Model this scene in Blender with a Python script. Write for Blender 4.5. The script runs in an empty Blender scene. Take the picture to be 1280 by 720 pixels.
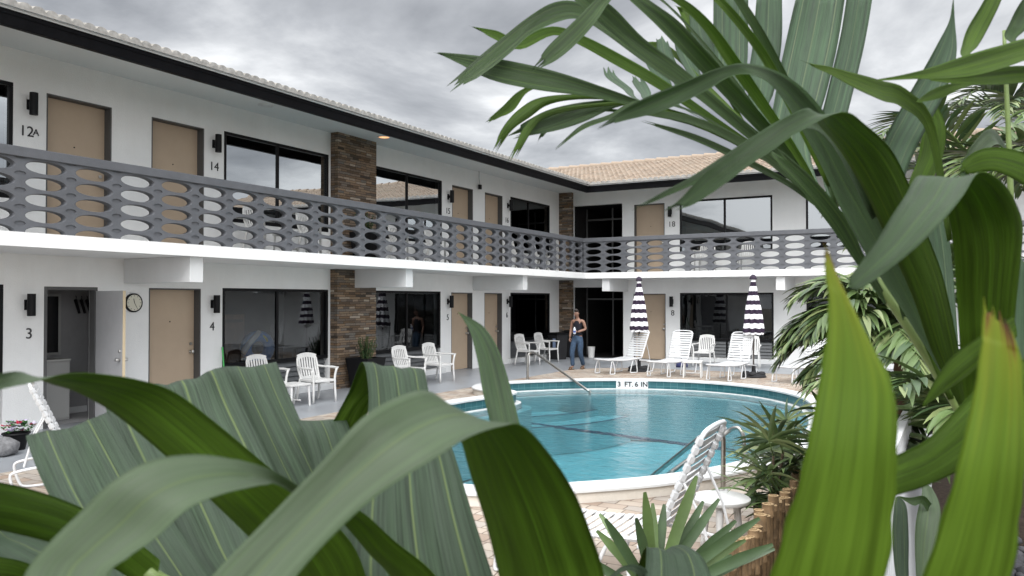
import bpy, bmesh, math, random
from mathutils import Vector, Matrix, noise
from mathutils.geometry import tessellate_polygon
random.seed(7)
R = math.radians
S = bpy.context.scene
COL = S.collection
PI = math.pi

# ------------------------------------------------------------------ camera
CAMZ, F, YAW = 1.9, 1000.0, R(29.3)
PITCH = math.atan(15/1000)
cam_d = bpy.data.cameras.new('camera'); cam = bpy.data.objects.new('camera', cam_d); COL.objects.link(cam)
cam.location = (0, 0, CAMZ); cam.rotation_euler = (PI/2+PITCH, 0, YAW)
cam_d.sensor_width = 36; cam_d.lens = 36*F/1280; cam_d.clip_start = .05; cam_d.clip_end = 1500
cam_d.dof.use_dof = True; cam_d.dof.focus_distance = 14; cam_d.dof.aperture_fstop = 13
S.camera = cam
MW = Matrix.Translation(cam.location) @ cam.rotation_euler.to_matrix().to_4x4()
M3 = cam.rotation_euler.to_matrix(); C0 = Vector(cam.location)
def ray(px, py): return M3 @ Vector(((px-640)/F, -(py-360)/F, -1))
def at(px, py, X=None, Y=None, z=None, d=None):
    """the real point seen at a pixel of the photograph, on a wall plane, on the ground or at a distance"""
    r = ray(px, py)
    if d is not None: t = d
    elif X is not None: t = (X-C0.x)/r.x
    elif Y is not None: t = (Y-C0.y)/r.y
    else: t = (z-C0.z)/r.z
    return C0 + r*t

# ------------------------------------------------------------------ materials
def mat(name, base=(.5,.5,.5), rough=.6, spec=.5, metal=0, var=0, vscale=6, bump=0, bscale=40, fn=None, coat=0):
    m = bpy.data.materials.new(name); m.use_nodes = True
    nt = m.node_tree; b = nt.nodes['Principled BSDF']
    b.inputs['Base Color'].default_value = (*base, 1); b.inputs['Roughness'].default_value = rough
    b.inputs['Specular IOR Level'].default_value = spec; b.inputs['Metallic'].default_value = metal
    b.inputs['Coat Weight'].default_value = coat
    if var or bump:
        tc = nt.nodes.new('ShaderNodeTexCoord')
        if var:
            n = nt.nodes.new('ShaderNodeTexNoise'); n.inputs['Scale'].default_value = vscale; n.inputs['Detail'].default_value = 8; n.inputs['Roughness'].default_value=.65
            nt.links.new(tc.outputs['Object'], n.inputs['Vector'])
            cr = nt.nodes.new('ShaderNodeValToRGB')
            cr.color_ramp.elements[0].position = .3; cr.color_ramp.elements[1].position = .7
            cr.color_ramp.elements[0].color = (*[c*(1-var) for c in base], 1); cr.color_ramp.elements[1].color = (*[min(1,c*(1+var)) for c in base], 1)
            nt.links.new(n.outputs['Fac'], cr.inputs['Fac']); nt.links.new(cr.outputs['Color'], b.inputs['Base Color'])
        if bump:
            n2 = nt.nodes.new('ShaderNodeTexNoise'); n2.inputs['Scale'].default_value = bscale; n2.inputs['Detail'].default_value = 5
            nt.links.new(tc.outputs['Object'], n2.inputs['Vector'])
            bp = nt.nodes.new('ShaderNodeBump'); bp.inputs['Strength'].default_value = bump; bp.inputs['Distance'].default_value = .02
            nt.links.new(n2.outputs['Fac'], bp.inputs['Height']); nt.links.new(bp.outputs['Normal'], b.inputs['Normal'])
    if fn: fn(nt, b)
    return m
def N(nt, t, **kw):
    n = nt.nodes.new('ShaderNode'+t)
    for k, v in kw.items():
        if hasattr(n, k): setattr(n, k, v)
        else: n.inputs[k.replace('_',' ')].default_value = v
    return n
def ramp(nt, stops):
    c = nt.nodes.new('ShaderNodeValToRGB'); e = c.color_ramp.elements
    while len(e) < len(stops): e.new(.5)
    for el, (p, col) in zip(e, stops): el.position = p; el.color = (*col, 1)
    return c

def worn(base, streak, amt):
    def fn(nt, b):
        tc = N(nt,'TexCoord'); mp = N(nt,'Mapping'); mp.inputs['Scale'].default_value=(2.6,2.6,.22); nt.links.new(tc.outputs['Object'], mp.inputs[0])
        n = N(nt,'TexNoise', Scale=1.6, Detail=9.0, Roughness=.7); nt.links.new(mp.outputs[0], n.inputs['Vector'])
        n2 = N(nt,'TexNoise', Scale=.7, Detail=8.0, Roughness=.7); nt.links.new(tc.outputs['Object'], n2.inputs['Vector'])
        r1 = ramp(nt, [(.42,(0,0,0)),(.78,(amt,)*3)]); nt.links.new(n.outputs['Fac'], r1.inputs['Fac'])
        r2 = ramp(nt, [(.3,[c*.93 for c in base]),(.7,[min(1,c*1.04) for c in base])]); nt.links.new(n2.outputs['Fac'], r2.inputs['Fac'])
        m = N(nt,'MixRGB'); m.inputs[2].default_value=(*streak,1); nt.links.new(r1.outputs[0], m.inputs[0]); nt.links.new(r2.outputs[0], m.inputs[1]); nt.links.new(m.outputs[0], b.inputs['Base Color'])
    return fn
WHITE = mat('white_stucco', (.77,.775,.77), .75, .3, bump=.3, bscale=55, fn=worn((.77,.775,.77),(.58,.58,.56),.13))
SOFFIT = mat('soffit_paint', (.66,.68,.68), .75, .3, var=.03, vscale=1)
TRIM = mat('white_trim', (.64,.65,.655), .55, .4, bump=.1, bscale=30, fn=worn((.64,.65,.655),(.52,.51,.49),.20))
GREY = mat('grey_breeze_block_paint', (.090,.094,.104), .6, .4, var=.12, vscale=5, bump=.15, bscale=70)
BLACK = mat('black_gutter', (.005,.005,.006), .5, .06, var=.3, vscale=4)
BLKMETAL = mat('black_metal', (.006,.006,.007), .5, .18)
DARKFR = mat('dark_grey_frame', (.085,.085,.085), .5, .4, var=.1)
DOORM = mat('tan_door_paint', (.42,.325,.235), .5, .4, var=.05, vscale=2, bump=.05, bscale=30)
DOORIN = mat('grey_door_inside', (.42,.42,.43), .5, .4, var=.05)
EDGE = mat('pale_door_edge', (.55,.45,.30), .6)
CHROME = mat('brushed_steel', (.55,.54,.52), .28, metal=1, var=.12, vscale=14)
ROOMGREY = mat('room_grey_wall', (.30,.30,.305), .8, .2, var=.05)
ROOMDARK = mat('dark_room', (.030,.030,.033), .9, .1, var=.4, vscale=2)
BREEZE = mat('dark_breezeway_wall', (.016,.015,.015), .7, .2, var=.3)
PLASTIC = mat('white_resin', (.57,.57,.56), .45, .4, var=.08, vscale=7)
VINYL = mat('white_vinyl_strap', (.52,.53,.54), .45, .5, var=.03, vscale=10)
TUBE = mat('white_powder_coat', (.56,.57,.58), .35, .5, var=.04, vscale=9)
RUBBER = mat('dark_rubber', (.018,.018,.02), .7, .3, var=.2)

def stone_fn(nt, b):
    tc = N(nt,'TexCoord'); mp = N(nt,'Mapping'); nt.links.new(tc.outputs['UV'], mp.inputs['Vector'])
    br = N(nt,'TexBrick', offset=.43, offset_frequency=2, squash=.55, squash_frequency=3)
    br.inputs['Scale'].default_value=1; br.inputs['Brick Width'].default_value=.34; br.inputs['Row Height'].default_value=.052
    br.inputs['Mortar Size'].default_value=.004; br.inputs['Mortar Smooth'].default_value=.4; br.inputs['Bias'].default_value=0
    br.inputs['Color1'].default_value=(0,0,0,1); br.inputs['Color2'].default_value=(1,1,1,1); br.inputs['Mortar'].default_value=(.5,.5,.5,1)
    nz = N(nt,'TexNoise', Scale=7.0, Detail=2.0); nt.links.new(tc.outputs['UV'], nz.inputs['Vector'])
    mx = N(nt,'MixRGB', blend_type='ADD'); mx.inputs[0].default_value=.02
    nt.links.new(mp.outputs['Vector'], mx.inputs[1]); nt.links.new(nz.outputs['Color'], mx.inputs[2]); nt.links.new(mx.outputs[0], br.inputs['Vector'])
    cr = ramp(nt, [(0,(.06,.05,.042)),(.2,(.19,.125,.075)),(.4,(.11,.095,.082)),(.58,(.27,.19,.125)),(.75,(.15,.14,.128)),(.9,(.22,.15,.10)),(1,(.40,.35,.29))])
    nt.links.new(br.outputs['Color'], cr.inputs['Fac'])
    n3 = N(nt,'TexNoise', Scale=45.0, Detail=4.0); nt.links.new(tc.outputs['UV'], n3.inputs['Vector'])
    m2 = N(nt,'MixRGB', blend_type='OVERLAY'); m2.inputs[0].default_value=.6
    nt.links.new(cr.outputs[0], m2.inputs[1]); nt.links.new(n3.outputs['Fac'], m2.inputs[2])
    m3 = N(nt,'MixRGB', blend_type='MIX'); m3.inputs[2].default_value=(.018,.014,.012,1)
    nt.links.new(br.outputs['Fac'], m3.inputs[0]); nt.links.new(m2.outputs[0], m3.inputs[1]); nt.links.new(m3.outputs[0], b.inputs['Base Color'])
    bp = N(nt,'Bump', Strength=.9, Distance=.03); sub = N(nt,'Math', operation='SUBTRACT')
    nt.links.new(br.outputs['Color'], sub.inputs[0]); nt.links.new(br.outputs['Fac'], sub.inputs[1]); nt.links.new(sub.outputs[0], bp.inputs['Height']); nt.links.new(bp.outputs['Normal'], b.inputs['Normal'])
STONE = mat('ledge_stone', rough=.85, spec=.2, fn=stone_fn)

def tile_fn(light, tint):
    def fn(nt, b):
        tc = N(nt,'TexCoord'); v = N(nt,'TexVoronoi', Scale=1.0); mp = N(nt,'Mapping'); mp.inputs['Scale'].default_value=(6.02,2.7,1)
        nt.links.new(tc.outputs['UV'], mp.inputs['Vector'])
        wn = N(nt,'TexWhiteNoise', noise_dimensions='2D'); fl = N(nt,'VectorMath', operation='FLOOR'); nt.links.new(mp.outputs[0], fl.inputs[0]); nt.links.new(fl.outputs[0], wn.inputs['Vector'])
        cr = ramp(nt, [(0,[c*.72 for c in tint]),(.5,tint),(1,[min(1,c*1.22) for c in tint])]); nt.links.new(wn.outputs['Value'], cr.inputs['Fac'])
        nz = N(nt,'TexNoise', Scale=2.2, Detail=7.0, Roughness=.7); nt.links.new(tc.outputs['UV'], nz.inputs['Vector'])
        r2 = ramp(nt, [(.42,(0,0,0)),(.75,(1,1,1))]); nt.links.new(nz.outputs['Fac'], r2.inputs['Fac'])
        m = N(nt,'MixRGB'); m.inputs[2].default_value=(*light,1); nt.links.new(r2.outputs[0], m.inputs[0]); nt.links.new(cr.outputs[0], m.inputs[1])
        nt.links.new(m.outputs[0], b.inputs['Base Color'])
    return fn
TILE = mat('tan_barrel_tile', rough=.8, spec=.2, fn=tile_fn((.29,.25,.205),(.25,.195,.15)))
TILEW = mat('pale_barrel_tile', rough=.8, spec=.2, fn=tile_fn((.21,.205,.19),(.25,.235,.21)))

def paver_fn(nt, b):
    tc = N(nt,'TexCoord'); nz = N(nt,'TexNoise', Scale=3.0, Detail=2.0); nt.links.new(tc.outputs['Object'], nz.inputs['Vector'])
    mx = N(nt,'MixRGB', blend_type='ADD'); mx.inputs[0].default_value=.10; nt.links.new(tc.outputs['Object'], mx.inputs[1]); nt.links.new(nz.outputs['Color'], mx.inputs[2])
    br = N(nt,'TexBrick', offset=.5, squash=.7, squash_frequency=3); br.inputs['Scale'].default_value=1; br.inputs['Brick Width'].default_value=.24; br.inputs['Row Height'].default_value=.16
    br.inputs['Mortar Size'].default_value=.006; br.inputs['Mortar Smooth'].default_value=.3
    br.inputs['Color1'].default_value=(0,0,0,1); br.inputs['Color2'].default_value=(1,1,1,1); nt.links.new(mx.outputs[0], br.inputs['Vector'])
    cr = ramp(nt, [(0,(.27,.205,.16)),(.35,(.33,.275,.225)),(.65,(.38,.33,.275)),(1,(.29,.26,.23))]); nt.links.new(br.outputs['Color'], cr.inputs['Fac'])
    n2 = N(nt,'TexNoise', Scale=1.1, Detail=8.0, Roughness=.7); nt.links.new(tc.outputs['Object'], n2.inputs['Vector'])
    ov = N(nt,'MixRGB', blend_type='OVERLAY'); ov.inputs[0].default_value=.55; nt.links.new(cr.outputs[0], ov.inputs[1]); nt.links.new(n2.outputs['Fac'], ov.inputs[2])
    m3 = N(nt,'MixRGB'); m3.inputs[2].default_value=(.12,.09,.07,1); nt.links.new(br.outputs['Fac'], m3.inputs[0]); nt.links.new(ov.outputs[0], m3.inputs[1])
    nt.links.new(m3.outputs[0], b.inputs['Base Color'])
    bp = N(nt,'Bump', Strength=.5, Distance=.01); bp.invert=True; nt.links.new(br.outputs['Fac'], bp.inputs['Height']); nt.links.new(bp.outputs[0], b.inputs['Normal'])
PAVER = mat('beige_pavers', rough=.75, spec=.3, fn=paver_fn)
def walk_fn(nt, b):
    tc = N(nt,'TexCoord'); n = N(nt,'TexNoise', Scale=.8, Detail=9.0, Roughness=.65); nt.links.new(tc.outputs['Object'], n.inputs['Vector'])
    cr = ramp(nt, [(.3,(.21,.22,.235)),(.55,(.26,.275,.295)),(.75,(.30,.315,.33))]); nt.links.new(n.outputs['Fac'], cr.inputs['Fac']); nt.links.new(cr.outputs[0], b.inputs['Base Color'])
    r2 = ramp(nt, [(.35,(.28,)*3),(.7,(.5,)*3)]); nt.links.new(n.outputs['Fac'], r2.inputs['Fac']); nt.links.new(r2.outputs[0], b.inputs['Roughness'])
WALK = mat('grey_painted_concrete', rough=.4, spec=.5, fn=walk_fn)
SOIL = mat('dark_mulch', (.035,.026,.02), .95, .1, var=.6, vscale=30, bump=.8, bscale=60)
GROUND = mat('sandy_ground', (.20,.18,.15), .9, .2, var=.3, vscale=3)
COPING = mat('white_coping', (.55,.56,.56), .5, .4, var=.10, vscale=4, bump=.1, bscale=25)
RIMWALL = mat('cream_rim_wall', (.58,.54,.48), .7, .3, var=.10, vscale=4, bump=.2, bscale=35)
PLASTER = mat('pool_plaster', (.46,.70,.73), .7, .2, var=.07, vscale=1.5)
STEPLINE = mat('navy_tile_line', (.015,.05,.13), .4)
def pooltile_fn(nt, b):
    tc = N(nt,'TexCoord'); br = N(nt,'TexBrick', offset=0.0); br.inputs['Scale'].default_value=1; br.inputs['Brick Width'].default_value=.15; br.inputs['Row Height'].default_value=.15; br.inputs['Mortar Size'].default_value=.004
    br.inputs['Color1'].default_value=(.016,.078,.092,1); br.inputs['Color2'].default_value=(.030,.108,.122,1); br.inputs['Mortar'].default_value=(.07,.16,.175,1)
    nt.links.new(tc.outputs['UV'], br.inputs['Vector']); nt.links.new(br.outputs['Color'], b.inputs['Base Color'])
CHROME2 = mat('dull_steel', (.38,.37,.35), .32, metal=1, var=.15, vscale=14)
POOLTILE = mat('teal_pool_tile', rough=.25, spec=.5, fn=pooltile_fn)

def water_mat():
    m = bpy.data.materials.new('pool_water'); m.use_nodes = True; nt = m.node_tree; nt.nodes.clear()
    out = N(nt,'OutputMaterial'); tr = N(nt,'BsdfTransparent'); tr.inputs[0].default_value=(.40,.66,.71,1)
    gl = N(nt,'BsdfGlossy', Roughness=.03); gl.inputs[0].default_value=(1,1,1,1)
    fr = N(nt,'Fresnel', IOR=1.33); mx = N(nt,'MixShader')
    tc = N(nt,'TexCoord'); mp = N(nt,'Mapping'); mp.inputs['Scale'].default_value=(1.0,1.6,1); mp.inputs['Rotation'].default_value=(0,0,.5)
    nt.links.new(tc.outputs['Object'], mp.inputs[0])
    n = N(nt,'TexNoise', Scale=4.2, Detail=5.0, Roughness=.6, Distortion=.6); nt.links.new(mp.outputs[0], n.inputs['Vector'])
    bp = N(nt,'Bump', Strength=.42, Distance=.05); nt.links.new(n.outputs['Fac'], bp.inputs['Height'])
    nt.links.new(bp.outputs[0], gl.inputs['Normal']); nt.links.new(bp.outputs[0], fr.inputs['Normal'])
    nt.links.new(fr.outputs[0], mx.inputs[0]); nt.links.new(tr.outputs[0], mx.inputs[1]); nt.links.new(gl.outputs[0], mx.inputs[2]); nt.links.new(mx.outputs[0], out.inputs[0])
    return m
WATER = water_mat()
def glass_mat(name, f0, tint):
    m = bpy.data.materials.new(name); m.use_nodes = True; nt = m.node_tree; nt.nodes.clear()
    out = N(nt,'OutputMaterial'); tr = N(nt,'BsdfTransparent'); tr.inputs[0].default_value=(*tint,1)
    gl = N(nt,'BsdfGlossy', Roughness=.0); gl.inputs[0].default_value=(.93,.97,1,1)
    lw = N(nt,'Fresnel', IOR=1.5); mr = N(nt,'MapRange'); mr.inputs[1].default_value=.04; mr.inputs[2].default_value=1; mr.inputs[3].default_value=f0; mr.inputs[4].default_value=1
    nt.links.new(lw.outputs[0], mr.inputs[0]); mx = N(nt,'MixShader')
    tc = N(nt,'TexCoord'); n = N(nt,'TexNoise', Scale=.9, Detail=1.0); nt.links.new(tc.outputs['Object'], n.inputs['Vector'])
    bp = N(nt,'Bump', Strength=.06, Distance=.05); nt.links.new(n.outputs['Fac'], bp.inputs['Height']); nt.links.new(bp.outputs[0], gl.inputs['Normal'])
    nt.links.new(mr.outputs[0], mx.inputs[0]); nt.links.new(tr.outputs[0], mx.inputs[1]); nt.links.new(gl.outputs[0], mx.inputs[2]); nt.links.new(mx.outputs[0], out.inputs[0])
    return m
GLASSUP = glass_mat('reflective_film_glass', .55, (.22,.23,.24))
GLASSLO = glass_mat('tinted_glass', .055, (.42,.44,.45))
GLASSBK = glass_mat('dark_tinted_glass', .05, (.06,.065,.07))
GLASSMID = glass_mat('half_reflective_glass', .24, (.2,.21,.22))

# ------------------------------------------------------------------ mesh builder
class MB:
    def __init__(s): s.v = []; s.f = []; s.mi = []; s.uv = {}
    def add(s, vs, fs, mi=0, uvs=None):
        o = len(s.v); s.v += [Vector(p) for p in vs]
        for k, f in enumerate(fs):
            if uvs: s.uv[len(s.f)] = uvs[k]
            s.f.append([i+o for i in f]); s.mi.append(mi)
    def box(s, p0, p1, mi=0, fn=None):
        (x0,y0,z0),(x1,y1,z1) = p0, p1
        vs = [(x,y,z) for z in (z0,z1) for y in (y0,y1) for x in (x0,x1)]
        if fn: vs = [fn(*p) for p in vs]
        s.add(vs, [(0,2,3,1),(4,5,7,6),(0,1,5,4),(1,3,7,5),(3,2,6,7),(2,0,4,6)], mi)
    def bar(s, a, b, w, h, up=(0,0,1), mi=0):
        a, b = Vector(a), Vector(b); d = (b-a).normalized(); sd = d.cross(Vector(up))
        if sd.length < 1e-4: sd = d.cross(Vector((1,0,0)))
        sd.normalize(); u = sd.cross(d)
        vs = [p+sd*x*w/2+u*y*h/2 for p in (a,b) for x,y in ((-1,-1),(1,-1),(1,1),(-1,1))]
        s.add(vs, [(3,2,1,0),(4,5,6,7),(0,1,5,4),(1,2,6,5),(2,3,7,6),(3,0,4,7)], mi)
    def tube(s, pts, r, n=8, mi=0, caps=True, smooth=None):
        pts = [Vector(p) for p in pts]
        if smooth: pts = crom(pts, smooth)
        rs = r if isinstance(r, (list,tuple)) else [r]*len(pts)
        if len(rs) != len(pts): rs = [rs[0]+(rs[-1]-rs[0])*i/(len(pts)-1) for i in range(len(pts))]
        vs = []; prev = None
        for i, p in enumerate(pts):
            d = (pts[min(i+1,len(pts)-1)]-pts[max(i-1,0)]).normalized()
            if prev is None:
                u = d.cross(Vector((0,0,1)))
                if u.length < 1e-3: u = d.cross(Vector((1,0,0)))
            else: u = prev - d*prev.dot(d)
            u.normalize(); prev = u; w = d.cross(u)
            vs += [p+(u*math.cos(2*PI*k/n)+w*math.sin(2*PI*k/n))*rs[i] for k in range(n)]
        fs = [(i*n+k, i*n+(k+1)%n, (i+1)*n+(k+1)%n, (i+1)*n+k) for i in range(len(pts)-1) for k in range(n)]
        if caps: fs += [tuple(range(n-1,-1,-1)), tuple((len(pts)-1)*n+k for k in range(n))]
        s.add(vs, fs, mi)
    def lathe(s, c, prof, n=24, mi=0, sx=1, sy=1, cap=True):
        c = Vector(c); vs = [c+Vector((r*math.cos(2*PI*k/n)*sx, r*math.sin(2*PI*k/n)*sy, z)) for r, z in prof for k in range(n)]
        fs = [(i*n+k, i*n+(k+1)%n, (i+1)*n+(k+1)%n, (i+1)*n+k) for i in range(len(prof)-1) for k in range(n)]
        if cap: fs += [tuple(range(n-1,-1,-1)), tuple((len(prof)-1)*n+k for k in range(n))]
        s.add(vs, fs, mi)
    def build(s, name, mats, parent=None, smooth=False, bevel=0, recalc=True, loc=None):
        me = bpy.data.meshes.new(name)
        me.from_pydata([tuple(p) for p in s.v], [], s.f)
        if not isinstance(mats, (list,tuple)): mats = [mats]
        for m in mats: me.materials.append(m)
        me.polygons.foreach_set('material_index', s.mi)
        if s.uv:
            ul = me.uv_layers.new(name='UVMap')
            for fi, uv in s.uv.items():
                p = me.polygons[fi]
                for li, c in zip(p.loop_indices, uv): ul.data[li].uv = c
        if smooth: me.polygons.foreach_set('use_smooth', [True]*len(me.polygons))
        if recalc:
            bm = bmesh.new(); bm.from_mesh(me); bmesh.ops.recalc_face_normals(bm, faces=bm.faces); bm.to_mesh(me); bm.free()
        if smooth == 'auto':
            me.set_sharp_from_angle(angle=R(40))
        o = bpy.data.objects.new(name, me); COL.objects.link(o)
        if parent is not None: o.parent = parent
        if loc: o.location = loc
        if bevel:
            bv = o.modifiers.new('bevel','BEVEL'); bv.width = bevel; bv.segments = 2; bv.limit_method='ANGLE'
        return o
def crom(pts, k):
    out = []; n = len(pts)
    for i in range(n-1):
        p0 = pts[max(i-1,0)] if i > 0 else pts[0]*2-pts[1]
        p3 = pts[i+2] if i+2 < n else pts[-1]*2-pts[-2]
        p1, p2 = pts[i], pts[i+1]
        for j in range(k):
            t = j/k
            out.append(.5*((2*p1)+(p2-p0)*t+(2*p0-5*p1+4*p2-p3)*t*t+(3*p1-p0-3*p2+p3)*t**3))
    out.append(pts[-1].copy()); return out
def tag(o, label=None, cat=None, group=None, kind=None):
    if label: o['label'] = label
    if cat: o['category'] = cat
    if group: o['group'] = group
    if kind: o['kind'] = kind
    return o
def empty(name, loc=(0,0,0), rz=0, label=None, cat=None, group=None):
    o = bpy.data.objects.new(name, None); COL.objects.link(o); o.location = loc; o.rotation_euler = (0,0,rz); o.empty_display_size=.1
    return tag(o, label, cat, group)
def copy_tree(o, parent=None):
    c = o.copy(); COL.objects.link(c); c.parent = parent
    for ch in [x for x in bpy.data.objects if x.parent == o]: copy_tree(ch, c)
    return c
class Proto:
    """first use places the original, later uses place copies of the thing and all its parts"""
    def __init__(s, o): s.o = o; s.used = False
    def put(s, loc, rz, label, group=None, scale=1):
        o = copy_tree(s.o) if s.used else s.o
        s.used = True; o.location = loc; o.rotation_euler = (0,0,rz); o.scale = (scale,)*3
        tag(o, label, None, group); return o

# ------------------------------------------------------------------ world and sun
w = bpy.data.worlds.new('World'); S.world = w; w.use_nodes = True; nt = w.node_tree; nt.nodes.clear()
SUN_EL, SUN_AZ = R(44), R(148)       # azimuth counted clockwise from +Y
out = N(nt,'OutputWorld'); bg = N(nt,'Background'); bg.inputs[1].default_value = .1
sky = N(nt,'TexSky', sky_type='NISHITA'); sky.sun_disc = False; sky.sun_elevation = SUN_EL; sky.sun_rotation = SUN_AZ
tc = N(nt,'TexCoord'); sp = N(nt,'SeparateXYZ'); nt.links.new(tc.outputs['Generated'], sp.inputs[0])
mz = N(nt,'Math', operation='MAXIMUM'); mz.inputs[1].default_value=0; nt.links.new(sp.outputs[2], mz.inputs[0])
az = N(nt,'Math', operation='ADD'); az.inputs[1].default_value=.16; nt.links.new(mz.outputs[0], az.inputs[0])
dv = N(nt,'VectorMath', operation='DIVIDE'); cb = N(nt,'CombineXYZ'); [nt.links.new(az.outputs[0], cb.inputs[i]) for i in range(3)]
nt.links.new(tc.outputs['Generated'], dv.inputs[0]); nt.links.new(cb.outputs[0], dv.inputs[1])
CL = (5.3,.2,0)
mp = N(nt,'Mapping'); mp.inputs['Location'].default_value=CL; mp.inputs['Scale'].default_value=(1,1,.3); nt.links.new(dv.outputs[0], mp.inputs[0])
n1 = N(nt,'TexNoise', Scale=1.15, Detail=11.0, Roughness=.56, Distortion=.35); nt.links.new(mp.outputs[0], n1.inputs['Vector'])
n1b = N(nt,'TexNoise', Scale=.33, Detail=3.0, Roughness=.5, Distortion=.2); nt.links.new(mp.outputs[0], n1b.inputs['Vector'])
cm = N(nt,'Math', operation='MULTIPLY_ADD'); cm.inputs[1].default_value=.62; nt.links.new(n1b.outputs['Fac'], cm.inputs[0])
cm2 = N(nt,'Math', operation='MULTIPLY'); cm2.inputs[1].default_value=.85; nt.links.new(n1.outputs['Fac'], cm2.inputs[0]); nt.links.new(cm2.outputs[0], cm.inputs[2])
cr = ramp(nt, [(.57,(2.75,2.85,3.05)),(.67,(4.2,4.33,4.55)),(.745,(6.0,6.13,6.3)),(.83,(8.6,8.7,8.8))])
nt.links.new(cm.outputs[0], cr.inputs['Fac'])
# an overcast sky is brighter overhead than at the horizon
zr = N(nt,'MapRange'); zr.inputs[1].default_value=.34; zr.inputs[2].default_value=.9; zr.inputs[3].default_value=1.0; zr.inputs[4].default_value=2.9; nt.links.new(mz.outputs[0], zr.inputs[0])
# and brighter round the veiled sun, behind the camera
dt = N(nt,'VectorMath', operation='DOT_PRODUCT'); dt.inputs[1].default_value=(.42,-.70,.577); nt.links.new(tc.outputs['Generated'], dt.inputs[0])
dm = N(nt,'Math', operation='MAXIMUM'); dm.inputs[1].default_value=0; nt.links.new(dt.outputs['Value'], dm.inputs[0])
dp = N(nt,'Math', operation='POWER'); dp.inputs[1].default_value=2.0; nt.links.new(dm.outputs[0], dp.inputs[0])
dg = N(nt,'Math', operation='MULTIPLY_ADD'); dg.inputs[1].default_value=2.7; nt.links.new(dp.outputs[0], dg.inputs[0]); nt.links.new(zr.outputs[0], dg.inputs[2])
mul = N(nt,'VectorMath', operation='SCALE'); nt.links.new(cr.outputs[0], mul.inputs[0]); nt.links.new(dg.outputs[0], mul.inputs['Scale'])
mx = N(nt,'MixRGB'); mx.inputs[0].default_value=.94; nt.links.new(sky.outputs[0], mx.inputs[1]); nt.links.new(mul.outputs[0], mx.inputs[2])
nt.links.new(mx.outputs[0], bg.inputs[0]); nt.links.new(bg.outputs[0], out.inputs[0])
sd = bpy.data.lights.new('sun','SUN'); sd.energy = 1.5; sd.angle = R(40); sd.color = (1,.97,.93)
so = bpy.data.objects.new('sun', sd); COL.objects.link(so)
so.rotation_euler = Vector((-math.sin(SUN_AZ)*math.cos(SUN_EL), -math.cos(SUN_AZ)*math.cos(SUN_EL), -math.sin(SUN_EL))).to_track_quat('-Z','Y').to_euler()
so.location = (5,-5,20)
S.view_settings.view_transform = 'Standard'; S.view_settings.look = 'None'; S.view_settings.exposure = .42; S.view_settings.gamma = 1
S.render.engine = 'CYCLES'
S.cycles.use_denoising = True; S.cycles.max_bounces = 8; S.cycles.transparent_max_bounces = 16; S.cycles.caustics_reflective = False; S.cycles.caustics_refractive = False

# ------------------------------------------------------------------ the motel
WX, WY = -11.8, 24.4              # faces of the two wings
BX, BY = -10.2, 22.79             # balcony fronts
EX, EY = -10.0, 22.6              # eaves
ZF, ZS0, ZS1, ZSOF = 2.74, 2.56, 2.73, 5.5
Y0, X1 = -3.0, 7.0                # how far the wings run
def mapL(u, o, z): return (WX+o, u, z)
def mapB(u, o, z): return (u, WY-o, z)
def uL(px, py=375): return at(px, py, X=WX).y
def uB(px, py=375): return at(px, py, Y=WY).x
motel = empty('motel_building', (WX, WY, 0), 0, 'white two-storey L-shaped motel with grey breeze-block balcony and tiled roof', 'building')
MI = motel.matrix_basis
def part(mb, name, mats, **kw):
    o = mb.build(name, mats, **kw); o.parent = motel; o.matrix_parent_inverse = Matrix.Translation(-Vector(motel.location)); return o
def sub(mb, name, mats, parent, **kw):
    o = mb.build(name, mats, **kw); o.parent = parent; return o

def wall(name, mp, u0, u1, z0, z1, holes, depth=.21, m=WHITE):
    us = sorted({u0,u1,*[h[0] for h in holes],*[h[1] for h in holes]}); zs = sorted({z0,z1,*[h[2] for h in holes],*[h[3] for h in holes]})
    us = [u for u in us if u0-1e-6<=u<=u1+1e-6]; zs = [z for z in zs if z0-1e-6<=z<=z1+1e-6]
    mb = MB()
    def hole(uc, zc): return any(h[0]<uc<h[1] and h[2]<zc<h[3] for h in holes)
    nu, nz = len(us)-1, len(zs)-1
    g = [[hole((us[i]+us[i+1])/2,(zs[j]+zs[j+1])/2) for j in range(nz)] for i in range(nu)]
    for i in range(nu):
        for j in range(nz):
            if g[i][j]: continue
            a,b,c,d = us[i],us[i+1],zs[j],zs[j+1]
            mb.add([mp(a,0,c),mp(b,0,c),mp(b,0,d),mp(a,0,d)],[(0,1,2,3)])
            for (ii,jj,e) in ((i-1,j,((a,c),(a,d))),(i+1,j,((b,c),(b,d))),(i,j-1,((a,c),(b,c))),(i,j+1,((a,d),(b,d)))):
                if 0<=ii<nu and 0<=jj<nz and g[ii][jj]:
                    (p,q),(r,s) = e; mb.add([mp(p,0,q),mp(r,0,s),mp(r,-depth,s),mp(p,-depth,q)],[(0,1,2,3)])
    bm_o = part(mb, name, m, recalc=False); return bm_o

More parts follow.
